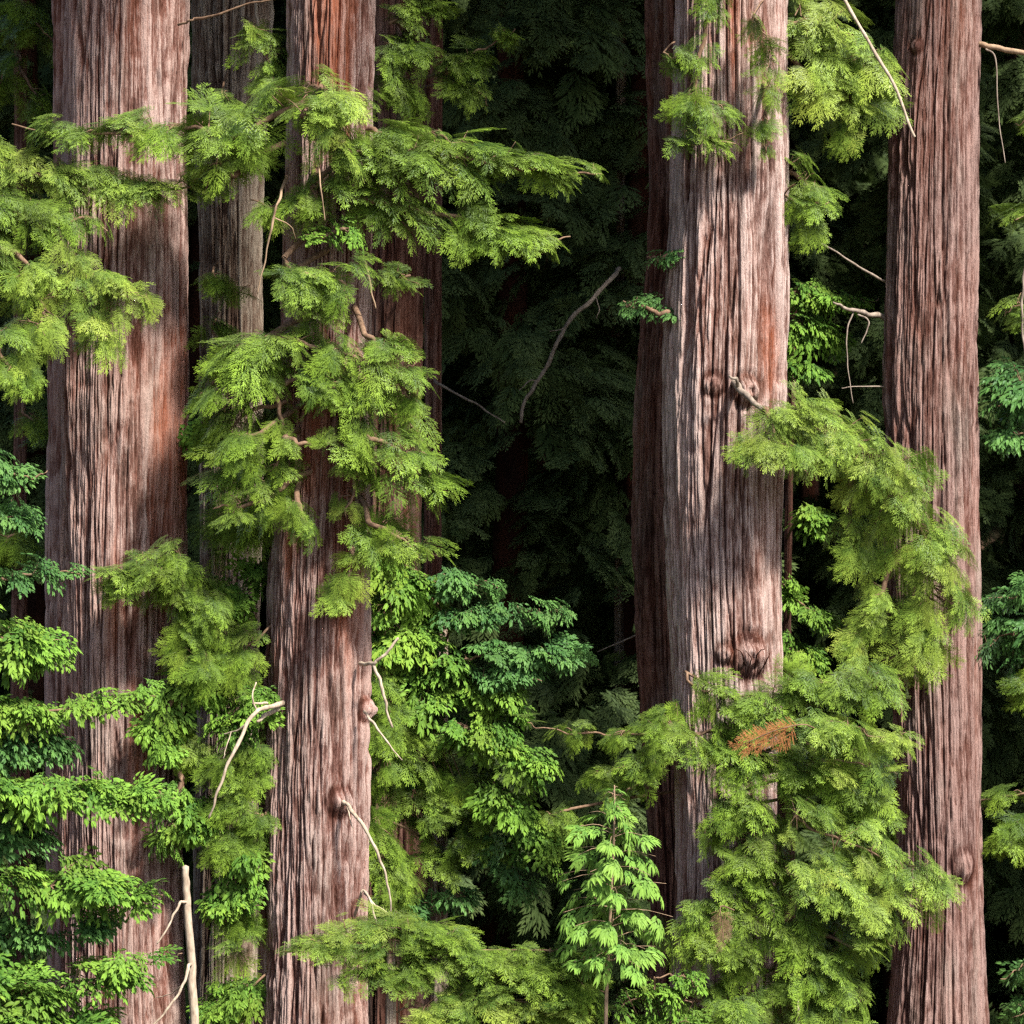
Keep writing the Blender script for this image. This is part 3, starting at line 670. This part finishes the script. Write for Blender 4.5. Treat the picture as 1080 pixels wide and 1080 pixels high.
bough(tl, [(-20, 250, 38), (15, 265, 32), (35, 290, 26), (45, 330, 26), (30, 370, 28), (15, 400, 14)], -1.7, (-150, 210, -1.5), droop=.7, dens=1.6, mat=Y, s=(.26, .48))
bough(tl, [(70, 265, 16), (90, 290, 22), (118, 305, 26), (150, 312, 18), (165, 318, 7)], -1.6, (40, 235, -1.6), droop=.4, dens=1.6, mat=Y, s=(.26, .48))
bough(tl, [(90, 335, 16), (108, 350, 22), (105, 372, 14)], -1.6, (85, 300, -1.6), droop=.7, dens=1.0, mat=Y, s=(.24, .42))
bough(tl, [(-10, 350, 30), (10, 385, 26), (25, 405, 12)], -1.8, (-150, 300, -1.5), droop=.6, dens=1.0, s=(.26, .48))
dead_branch(tl, [([(60, 232, -1.6), (68, 260, -1.7), (78, 290, -1.65), (84, 330, -1.6)], .014, .006)], M_STEM)

# ================================================================== YOUNGER TREES
# ---- broadleaf tree out of the frame at the left, tiers of fresh leaves across the lower left
pf = [(300, -120, -96), (700, -124, -92), (1200, -132, -86)]
tb = thing('broadleaf_tree', 'broadleaf tree with tiers of fresh green leaves before the foot of the widest trunk', 'tree', tree_base(pf, -2.6))
trunk(tb, pf, -2.6, 103, nth=60, dz=.1, cell=.08, depth=.01, flute=.02, mat=M_BARK_GREY, ztop=11, fine=(.6, 10))
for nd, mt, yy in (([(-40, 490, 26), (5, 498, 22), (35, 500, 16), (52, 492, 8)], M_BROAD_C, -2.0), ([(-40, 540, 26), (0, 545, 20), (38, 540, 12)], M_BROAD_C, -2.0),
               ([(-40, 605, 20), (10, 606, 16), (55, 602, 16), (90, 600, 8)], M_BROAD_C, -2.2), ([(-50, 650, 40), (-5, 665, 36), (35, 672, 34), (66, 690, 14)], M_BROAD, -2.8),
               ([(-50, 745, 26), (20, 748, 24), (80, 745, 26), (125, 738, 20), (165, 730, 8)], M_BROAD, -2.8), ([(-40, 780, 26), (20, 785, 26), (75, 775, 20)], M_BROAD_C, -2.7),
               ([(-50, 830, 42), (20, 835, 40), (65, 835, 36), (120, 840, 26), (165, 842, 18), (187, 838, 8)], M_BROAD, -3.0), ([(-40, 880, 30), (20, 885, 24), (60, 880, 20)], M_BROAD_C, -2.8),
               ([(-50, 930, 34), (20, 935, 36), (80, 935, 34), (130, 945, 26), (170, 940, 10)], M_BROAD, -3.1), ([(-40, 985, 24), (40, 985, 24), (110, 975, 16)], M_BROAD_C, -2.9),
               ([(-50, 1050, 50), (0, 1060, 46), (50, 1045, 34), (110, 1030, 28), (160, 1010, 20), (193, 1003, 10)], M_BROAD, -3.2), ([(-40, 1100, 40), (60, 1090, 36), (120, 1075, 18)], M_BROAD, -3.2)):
    bough(tb, nd, yy, (-108, nd[0][1] + 20, -2.6), kind='B', mat=mt, s=(.32, .56), droop=.25, dens=1.6, tilt=.5, r0=.022, name='branch', bend=(.1, .4))

# ---- broadleaf thicket tree in the middle, behind the bare lower trunk
pf = [(560, 462, 474), (800, 458, 472), (1200, 452, 474)]
tm = thing('broadleaf_tree', 'leafy broadleaf tree filling the space between the bare lower trunk and the dark gap', 'tree', tree_base(pf, 1.8))
trunk(tm, pf, 1.8, 107, nth=60, dz=.1, cell=.08, depth=.01, flute=.02, mat=M_BARK_GREY, ztop=5.9, fine=(.6, 5.5))
for nd, mt, k, yy in (([(400, 600, 22), (430, 620, 34), (465, 650, 24)], M_BROAD, 'B', 1.2), ([(470, 610, 14), (500, 612, 20), (530, 622, 10)], M_BROAD_C, 'B', 1.0), ([(480, 655, 16), (530, 645, 18), (575, 642, 18), (605, 648, 8)], M_BROAD_C, 'B', .9),
                   ([(405, 665, 30), (450, 690, 36), (480, 700, 24)], M_BROAD, 'B', 1.0), ([(490, 690, 20), (540, 690, 20), (590, 688, 18), (618, 692, 7)], M_BROAD_C, 'B', .9), ([(440, 740, 30), (490, 725, 28), (530, 735, 26), (545, 750, 14)], M_BROAD, 'B', 1.0),
                   ([(510, 715, 16), (545, 712, 14), (570, 718, 8)], M_BROAD_C, 'B', .8), ([(400, 790, 30), (445, 790, 40), (490, 790, 34)], M_NEEDLE, 'N', 1.2), ([(490, 765, 20), (530, 785, 26), (560, 800, 24), (575, 815, 14)], M_BROAD, 'B', .9),
                   ([(400, 850, 26), (440, 850, 30), (480, 840, 34), (520, 840, 26)], M_NEEDLE, 'N', 1.3), ([(520, 830, 24), (555, 860, 28), (580, 895, 22), (590, 925, 10)], M_BROAD, 'B', .9), ([(400, 915, 24), (440, 910, 26), (475, 900, 22)], M_NEEDLE, 'N', 1.4),
                   ([(405, 950, 20), (450, 955, 20), (490, 940, 16)], M_BROAD_C, 'B', 1.4), ([(480, 880, 18), (510, 890, 16), (530, 880, 10)], M_NEEDLE, 'N', 1.2), ([(395, 725, 20), (420, 740, 24), (405, 765, 16)], M_BROAD, 'B', 1.3), ([(400, 580, 22), (410, 630, 28), (405, 680, 26)], M_BROAD, 'B', .7), ([(395, 700, 18), (405, 760, 26), (400, 820, 26)], M_NEEDLE, 'N', .7), ([(400, 860, 26), (405, 910, 26), (405, 960, 26)], M_NEEDLE, 'N', .7), ([(440, 680, 26), (430, 760, 30), (440, 830, 30)], M_BROAD_C, 'B', 1.5), ([(520, 880, 20), (540, 910, 20), (560, 940, 14)], M_BROAD_C, 'B', 1.2)):
    bough(tm, nd, yy, (465, nd[0][1] + 40, 1.8), kind=k, mat=mt, s=(.28, .46), droop=.35, dens=1.45, r0=.016, name='branch')

# ---- dim tree whose level bough crosses below the dark gap
pf = [(560, 716, 730), (800, 714, 730), (1200, 710, 734)]
th = thing('conifer_tree', 'slim conifer with one level bough crossing below the dark gap', 'tree', tree_base(pf, 1.0))
trunk(th, pf, 1.0, 109, nth=60, dz=.1, cell=.08, depth=.01, flute=.02, mat=M_BARK_RED, ztop=6.2, fine=(.6, 5.8))
for nd in ([(715, 765, 20), (670, 770, 18), (620, 772, 16), (575, 765, 14), (556, 758, 7)], [(700, 790, 18), (670, 805, 20), (640, 810, 14), (625, 815, 7)], [(680, 815, 12), (660, 835, 14), (640, 840, 10)],
           [(700, 975, 10), (692, 990, 12), (680, 1005, 10)], [(600, 850, 18), (580, 860, 14), (615, 870, 14)]):
    bough(th, nd, .2, (722, nd[0][1] - 15, .95), droop=.35, s=(.24, .42), dens=1.15, r0=.018)

# ---- young redwood filling the lower right
pf = [(690, 822, 834), (800, 820, 836), (1200, 814, 842)]
ty = thing('redwood_tree', 'bushy young redwood with tiers of drooping green sprays and a few dried orange ones', 'redwood tree', tree_base(pf, -.8))
trunk(ty, pf, -.8, 113, nth=60, dz=.08, cell=.08, depth=.012, flute=.02, mat=M_BARK_RED, ztop=4.9, fine=(.6, 4.7))
for nd, ye in (([(720, 708, 8), (745, 725, 20), (790, 735, 24), (830, 730, 22)], 0), ([(830, 725, 24), (880, 715, 26), (920, 722, 24), (945, 740, 12)], 0), ([(725, 770, 20), (770, 765, 26), (820, 765, 20)], 0),
               ([(850, 760, 26), (900, 765, 30), (935, 775, 20), (955, 778, 8)], 1), ([(800, 810, 28), (845, 810, 32), (890, 825, 34), (925, 850, 26), (945, 865, 10)], 0), ([(752, 850, 18), (775, 855, 24), (805, 855, 28)], 0),
               ([(840, 860, 28), (885, 880, 34), (930, 900, 30), (970, 920, 24), (1000, 940, 10)], 1), ([(758, 898, 20), (785, 905, 28), (820, 905, 30)], 0), ([(830, 920, 28), (880, 935, 30), (930, 950, 28), (975, 955, 14)], 1),
               ([(738, 962, 16), (760, 955, 22), (785, 955, 26)], 0), ([(790, 965, 30), (840, 975, 32), (890, 990, 26), (915, 1005, 12)], 0), ([(715, 985, 20), (750, 1000, 30), (790, 1010, 30)], 0), ([(820, 1020, 34), (870, 1035, 34), (910, 1050, 18)], 0),
               ([(720, 1050, 28), (770, 1060, 34), (830, 1075, 34), (890, 1085, 28)], 0), ([(758, 815, 14), (775, 812, 20), (800, 815, 16)], 0), ([(870, 800, 20), (915, 805, 22), (940, 812, 10)], 1), ([(900, 1000, 14), (925, 985, 16), (945, 1000, 8)], 1), ([(740, 785, 18), (780, 795, 22), (815, 790, 18)], 0), ([(745, 870, 20), (785, 880, 22), (815, 870, 20)], 0), ([(750, 925, 18), (790, 935, 22), (820, 940, 20)], 0), ([(750, 745, 16), (790, 755, 18), (815, 760, 16)], 0)):
    bough(ty, nd, -1.3 - (.5 if ye else 0) * .6, (828, max(nd[0][1] - 30, 770), -.8), droop=.42, s=(.28, .52), dens=1.5, r0=.018, mat=M_NEEDLE_Y if ye else None, tilt=.6)
def dead_frond(host, base, tip, y, width, mat, lab, n=3, sd=0):
    r = np.random.default_rng(sd)
    a0, e0 = P(*base, y), P(*tip, y + .05); L = np.linalg.norm(e0 - a0)
    W = Wood()
    W.add(smooth_path(np.array((P(base[0] + 14, base[1] + 4, y + .6), a0, (a0 + e0) / 2 + np.array((0, 0, .03)), e0)), 10), np.linspace(.009, .003, 10), 5)
    b = W.make('dead_spray', M_TWIG, host); b['label'] = lab
    acc = Acc()
    D = np.repeat(((e0 - a0) / L)[None], n, 0) + r.normal(0, .10, (n, 3))
    q = np.linspace(0, .45, n)
    place(acc, NEEDLE, a0 + (e0 - a0) * q[:, None], D, np.array((.1, -1., .55)) + r.normal(0, .15, (n, 3)), L * r.uniform(.7, .95, n) * width, np.full(n, .25), rng=r)
    acc.make('foliage', mat, b)
dead_frond(ty, (845, 764), (782, 786), -2.35, .72, M_DRY, 'dried orange spray', 3, 5)
dead_frond(ty, (760, 956), (764, 1000), -2.85, .85, M_TAN, 'dried tan spray', 3, 6)

# ---- low conifer along the bottom edge
pf = [(985, 408, 416), (1200, 404, 420)]
tw = thing('conifer_tree', 'low conifer with flat layered sprays spreading along the bottom edge before the bare trunk', 'tree', tree_base(pf, -2.2))
trunk(tw, pf, -2.2, 127, nth=40, dz=.08, cell=.06, depth=.008, flute=.01, mat=M_BARK_GREY, ztop=2.6, fine=(.5, 2.4))
for nd, mt in (([(410, 990, 24), (365, 988, 22), (325, 998, 16), (296, 1003, 8)], M_NEEDLE_Y), ([(400, 975, 14), (440, 980, 20), (480, 985, 16)], M_NEEDLE), ([(420, 1000, 24), (470, 1005, 28), (520, 1010, 26), (560, 1015, 16)], M_NEEDLE), ([(365, 1025, 20), (410, 1022, 24), (450, 1035, 22)], M_NEEDLE),
           ([(540, 1018, 22), (590, 1025, 24), (640, 1045, 20)], M_NEEDLE), ([(450, 1060, 24), (510, 1050, 26), (570, 1060, 26), (620, 1075, 20)], M_NEEDLE_Y), ([(440, 1085, 20), (500, 1085, 26), (560, 1090, 26)], M_NEEDLE), ([(580, 1000, 10), (610, 1010, 12), (635, 1020, 8)], M_NEEDLE)):
    bough(tw, nd, -2.2, (412, nd[0][1] + 10, -2.2), droop=.2, s=(.26, .46), dens=1.9, r0=.012, mat=mt, bend=(.05, .3))
dead_branch(tw, [([(425, 1110, -2.0), (421, 1080, -2.1), (420, 1050, -2.1)], .02, .012)], M_STEM)

# ---- sapling
sp = thing('sapling', 'thin young sapling with a pale brown stem and whorls of light green leaves', 'sapling', (*(P(642, 1240, -2.4)[:2]), 0))
W = Wood()
stem = [P(640, 1240, -2.4), P(639, 1080, -2.4), P(642, 1000, -2.4), (P(646, 920, -2.4)), P(648, 860, -2.4), P(648, 828, -2.4)]
W.add(smooth_path(np.array(stem), 50), np.linspace(.024, .006, 50), 8)
W.make('stem', M_STEM, sp)
r = np.random.default_rng(77)
for k, (py, hw) in enumerate(((834, 14), (850, 26), (872, 40), (890, 48), (912, 56), (930, 50), (950, 60), (965, 55), (985, 58), (1003, 55))):
    W = Wood(); acc = Acc()
    nb = 3 if k < 2 else 6
    a00 = r.random() * 6.28
    for q in range(nb):
        az = a00 + q * 6.283 / nb + r.uniform(-.4, .4); L = hw * .01 * r.uniform(.65, 1.1)
        a0 = P(646, py + 8 + r.uniform(-6, 6), -2.4); e = a0 + np.array((math.cos(az) * L, math.sin(az) * L, r.uniform(-.06, .08)))
        W.add(smooth_path(np.array((a0, (a0 + e) / 2 + np.array((0, 0, .04)), e)), 6), np.linspace(.005, .002, 6), 4)
        for u in ((.3, .7) if hw > 24 else (.4,)):
            dd = (e - a0) / np.linalg.norm(e - a0) + np.array((r.uniform(-.5, .5), r.uniform(-.5, .5), r.uniform(-.5, .1)))
            place(acc, BROAD_BIG, (a0 + (e - a0) * u)[None], dd[None], np.array((.15, -.4, 1.))[None] + r.normal(0, .3, (1, 3)), np.array((.23 * r.uniform(.7, 1.2),)), np.array((r.uniform(.2, .7),)), rng=r)
    b = W.make('branch', M_STEM, sp)
    acc.make('leaves', M_SAPLEAF, b)

# ---- shrub right of the sapling at the bottom edge
sh = thing('shrub', 'leafy shrub at the bottom edge between the sapling and the bushy young redwood', 'shrub', (*(P(695, 1240, -1.6)[:2]), 0))
W = Wood()
for q, (px, py) in enumerate(((660, 1045), (690, 1030), (725, 1050))):
    W.add(smooth_path(np.array((P(690 + q * 4, 1240, -1.6), P(690, 1120, -1.6), P(px, py, -1.8 + .1 * q))), 14), np.linspace(.02, .006, 14), 6)
W.make('stem', M_TWIG, sh)
for nd in ([(650, 1062, 12), (690, 1050, 18), (730, 1055, 14)], [(660, 1085, 16), (700, 1080, 20), (740, 1080, 16)], [(690, 1030, 8), (715, 1028, 10), (738, 1040, 8)]):
    bough(sh, nd, -1.7, (690, 1100, -1.6), kind='B', s=(.26, .42), droop=.3, dens=1.2, r0=.012, name='branch')

# ---- bleached dead stem standing before the widest trunk
ds = thing('dead_sapling', 'bleached leafless stem with bare forks standing before the foot of the widest trunk', 'dead sapling', (*(P(206, 1240, -1.6)[:2]), 0))
W = Wood()
k = smooth_path(np.array([P(208, 1250, -1.6), P(205, 1090, -1.6), P(202, 1010, -1.6), P(198, 950, -1.6), P(196, 914, -1.6)]), 44)
W.add(k + np.stack((vn(np.arange(44) * .4, 0, 0, 5), 0 * k[:, 0], 0 * k[:, 0]), -1) * .012, np.linspace(.05, .036, 44), 9)
W.make('stem', M_DEAD, ds)
dead_branch(ds, [([(198, 952, -1.6), (191, 952, -1.7), (180, 972, -1.8), (165, 995, -1.85)], .024, .01)])
dead_branch(ds, [([(202, 1015, -1.6), (198, 1022, -1.7), (190, 1045, -1.8), (176, 1065, -1.85), (158, 1085, -1.9)], .026, .014), ([(194, 1038, -1.75), (180, 1048, -1.6), (165, 1052, -1.5)], .01, .005)])

# ---- trees at the right edge in the shade
pf = [(-100, 1105, 1128), (600, 1102, 1130), (1200, 1096, 1136)]
tr = thing('conifer_tree', 'shaded conifer at the photo edge, its dim boughs hanging beside the straight bare redwood', 'tree', tree_base(pf, 2.6))
trunk(tr, pf, 2.6, 131, nth=80, dz=.1, cell=.08, depth=.02, flute=.02, mat=M_BARK_RED, ztop=20)
high_crown(tr, 6.1, 2.6, 12, n=250, rad=2.2, z1=21)
for nd, k in (([(1100, 400, 30), (1070, 410, 30), (1048, 425, 18)], 'B'), ([(1100, 455, 26), (1070, 455, 28), (1050, 470, 14)], 'B'), ([(1100, 620, 26), (1070, 625, 22), (1040, 630, 14)], 'B'), ([(1100, 660, 34), (1065, 665, 32), (1035, 680, 18)], 'B'),
              ([(1100, 830, 16), (1065, 838, 16), (1020, 845, 12), (1000, 845, 6)], 'N'), ([(1100, 870, 28), (1065, 878, 26), (1040, 890, 16)], 'N'), ([(1100, 1010, 24), (1075, 1020, 20), (1055, 1030, 8)], 'B'), ([(1100, 1060, 22), (1070, 1070, 16)], 'B'),
              ([(1100, 330, 20), (1072, 320, 18), (1058, 330, 8)], 'N'), ([(1100, 720, 30), (1070, 730, 26)], 'N'), ([(1100, 120, 20), (1070, 130, 16)], 'N'), ([(1100, 220, 20), (1066, 230, 16)], 'N')):
    bough(tr, nd, 2.2, (1112, nd[0][1] - 15, 2.5), kind=k, mat=M_BROAD_C if k == 'B' else M_NEEDLE, s=(.3, .5), droop=.4, dens=.9, r0=.02)
dead_branch(tr, [([(1085, 250, 2.0), (1080, 290, 2.0), (1078, 330, 2.0), (1081, 380, 2.0)], .022, .016)], M_DIMDEAD)

# ---- dim undertree between the lit redwood and the straight bare one
pf = [(250, 836, 842), (500, 828, 836), (700, 826, 834), (1200, 824, 836)]
tu = thing('broadleaf_tree', 'small shaded broadleaf tree in the gap behind the arching bough', 'tree', tree_base(pf, 4.5))
trunk(tu, pf, 4.5, 137, nth=50, dz=.1, cell=.08, depth=.01, flute=.02, mat=M_BARK_RED, ztop=9.6, fine=(.6, 9.3))
for nd in ([(840, 305, 16), (865, 312, 20), (900, 318, 14), (925, 312, 6)], [(835, 345, 22), (865, 350, 24), (885, 360, 18)], [(835, 385, 18), (865, 392, 18)], [(830, 620, 16), (850, 640, 20), (870, 650, 16)], [(830, 680, 18), (850, 690, 18), (868, 700, 12)], [(850, 540, 14), (870, 555, 16)]):
    bough(tu, nd, 2.6, (832, nd[0][1] + 30, 4.5), kind='B', mat=M_BROAD, s=(.26, .44), droop=.3, dens=1.7, r0=.016, name='branch')

# ---- dim conifer in the upper left corner
pf = [(-150, 16, 28), (500, 14, 28), (1200, 8, 34)]
tc = thing('conifer_tree', 'dim conifer in the shade in the upper corner beside the widest trunk', 'tree', tree_base(pf, 4.5))
trunk(tc, pf, 4.5, 151, nth=60, dz=.1, cell=.08, depth=.02, flute=.02, mat=M_BARK_RED, ztop=22)
for nd in ([(25, 10, 20), (45, 30, 20), (60, 50, 10)], [(20, 60, 22), (0, 80, 22), (-20, 100, 20)], [(25, 80, 20), (45, 110, 18), (55, 125, 8)], [(20, 20, 22), (0, 30, 22), (-20, 40, 22)], [(25, 430, 20), (45, 450, 18), (55, 465, 8)], [(20, 560, 22), (0, 575, 22), (45, 580, 12)]):
    bough(tc, nd, 3.9, (21, nd[0][1] - 15, 4.4), droop=.45, s=(.3, .5), dens=.9, r0=.02)

# ---- dead limbs hanging in the dark gap
pf = [(-150, 651, 660), (300, 650, 660), (1200, 646, 664)]
tg = thing('conifer_tree', 'dim thin conifer deep in the dark gap with a crooked grey dead limb', 'tree', tree_base(pf, 9.0))
trunk(tg, pf, 9.0, 139, nth=70, dz=.1, cell=.08, depth=.02, flute=.02, mat=M_BARK_GREY, ztop=24)
high_crown(tg, 1.4, 9.0, 14, n=1100, rad=2.2, z0=1.5, z1=25, s=.7)
dead_branch(tg, [([(655, 282, 9.0), (652, 285, 6.5), (646, 292, 4.6), (628, 312, 4.2), (602, 338, 4.1), (588, 362, 4.0), (576, 388, 4.0), (560, 412, 3.9), (552, 428, 3.9), (549, 446, 3.9)], .040, .026), ([(602, 338, 4.1), (594, 346, 4.0), (580, 350, 3.9)], .012, .005), ([(566, 402, 3.95), (558, 402, 3.9), (548, 412, 3.8)], .014, .006), ([(628, 312, 4.2), (632, 326, 4.1), (629, 336, 4.1)], .01, .004)], M_DIMDEAD)
dead_branch(t4b, [([(690, 662, 2.3), (660, 675, 2.4), (630, 688, 2.5)], .016, .008)], M_DIMDEAD)
dead_branch(t7, [([(457, 400, 5.5), (466, 406, 5.3), (500, 425, 5.1), (532, 446, 5.0)], .026, .010)], M_DIMDEAD)

# ================================================================== SHADED WOOD BEHIND
def back_tree(seed, mat, h=24, rad=2.3, n=3600):
    r = np.random.default_rng(seed)
    o = thing('conifer_tree', 'dark conifer standing in the deep shade behind the trunks', 'tree', (0, 0, 0), 'dark conifers in the shade behind the trunks')
    W = Wood()
    zz = np.linspace(-1.5, h, 24)
    W.add(np.stack((.15 * vn(zz * .12, 0, 0, seed), .15 * vn(zz * .12, 9, 0, seed), zz), -1), np.linspace(.26, .03, 24), 12)
    W.make('trunk', M_BARK_RED, o)
    W2 = Wood()
    acc = Acc()
    # whorled boughs, each a fan of coarse sprays
    nb = 95
    for b in range(nb):
        t = (b + r.random()) / nb; z = .4 + t * (h - .8); L = rad * (1 - .8 * t) * r.uniform(.6, 1.15); a = r.random() * 2 * np.pi
        o3 = np.array((math.cos(a), math.sin(a), 0)); m = n // nb
        q = r.random(m) ** .7
        sd = np.array((-o3[1], o3[0], 0))
        pos = o3 * (q * L)[:, None] + sd * (r.normal(0, .28, m) * L * .5)[:, None] + np.stack((0 * q, 0 * q, z - .35 * L * q ** 2 + r.normal(0, .1, m)), -1)
        D = o3 + r.normal(0, .5, (m, 3)) * np.array((1, 1, .4)) + np.array((0, 0, -.35))
        place(acc, COARSE, pos, D, np.array((0, 0, 1.)) + r.normal(0, .35, (m, 3)), r.uniform(.32, .62, m), r.uniform(.15, .6, m), rng=r)
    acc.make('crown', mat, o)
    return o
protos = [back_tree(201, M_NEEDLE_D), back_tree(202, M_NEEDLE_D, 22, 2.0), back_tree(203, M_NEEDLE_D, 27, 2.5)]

def copy_tree(o):
    c = o.copy(); COL.objects.link(c)
    for ch in o.children:
        d = ch.copy(); COL.objects.link(d); d.parent = c
    return c
spots = []
r = np.random.default_rng(31)
for y, xs in ((9.5, (-6.6, -4.2, -.3, 2.1, 4.6, 7.0)), (12.5, (-7.6, -5.3, -2.6, .9, 3.4, 5.9, 8.2)), (16.5, (-8, -5.6, -3.4, -1.0, 1.6, 4.3, 7.4)), (21.5, (-9, -6.5, -3.8, -1.5, .6, 3, 5.4, 8.5)), (28, (-10, -7, -4.4, -2, .5, 3, 5.5, 8, 10.5)), (36, (-11, -8, -5, -2, 1, 4, 7, 10))):
    for x in xs: spots.append((x + r.uniform(-.5, .5), y + r.uniform(-1, 1)))
spots += [(8.6, 4.5), (9.4, 8.0), (11.2, 6.0), (11.0, 12.0), (12.0, 18.0), (13.0, 25.0), (-9.2, 6.5), (-10.5, 12.0), (-11.5, 19.0)]  # unseen trees beside the view, added to shade its sides
for i, (x, y) in enumerate(spots):
    o = protos[i] if i < 3 else copy_tree(protos[i % 3])
    o.location = (x, y, float(ground_z(x, y))); o.rotation_euler.z = r.uniform(0, 6.28)
    f = r.uniform(.85, 1.15); o.scale = (f, f, f * r.uniform(.95, 1.1))

# ================================================================== LIGHT AND CAMERA
EL, AZ = 48.0, 141.0
w = bpy.data.worlds.new('World'); SC.world = w; w.use_nodes = True
nt = w.node_tree; nt.nodes.clear()
sky = nt.nodes.new('ShaderNodeTexSky'); sky.sky_type = 'NISHITA'; sky.sun_disc = False
sky.sun_elevation = DEG(EL); sky.sun_rotation = DEG(AZ); sky.air_density = 1.0; sky.dust_density = 2.0
bg = nt.nodes.new('ShaderNodeBackground'); bg.inputs[1].default_value = .085
out = nt.nodes.new('ShaderNodeOutputWorld')
nt.links.new(sky.outputs[0], bg.inputs[0]); nt.links.new(bg.outputs[0], out.inputs[0])

from mathutils import Vector
sd = Vector((math.sin(DEG(AZ)) * math.cos(DEG(EL)), math.cos(DEG(AZ)) * math.cos(DEG(EL)), math.sin(DEG(EL))))
ld = bpy.data.lights.new('sun', 'SUN'); ld.energy = 4.7; ld.angle = DEG(5); ld.color = (1, .94, .84)
lo = bpy.data.objects.new('sun', ld); COL.objects.link(lo)
lo.rotation_euler = sd.to_track_quat('Z', 'Y').to_euler(); lo.location = sd * 60

cd = bpy.data.cameras.new('camera'); co = bpy.data.objects.new('camera', cd); COL.objects.link(co)
co.location = (0, -D0, CZ); co.rotation_euler = (DEG(90), 0, 0)
cd.sensor_width = 36; cd.lens = 36 / (10.8 / D0); cd.clip_end = 500; cd.clip_start = .5
cd.dof.use_dof = True; cd.dof.focus_distance = D0 - .8; cd.dof.aperture_fstop = 1.9
SC.camera = co
SC.view_settings.view_transform = 'Standard'; SC.view_settings.look = 'None'; SC.view_settings.gamma = 1; SC.view_settings.exposure = 1.15
cy = SC.cycles
cy.max_bounces = 6; cy.diffuse_bounces = 3; cy.glossy_bounces = 2; cy.transmission_bounces = 3
cy.use_denoising = False
SC.render.filter_size if hasattr(SC.render, 'filter_size') else None
cy.filter_width = 1.35
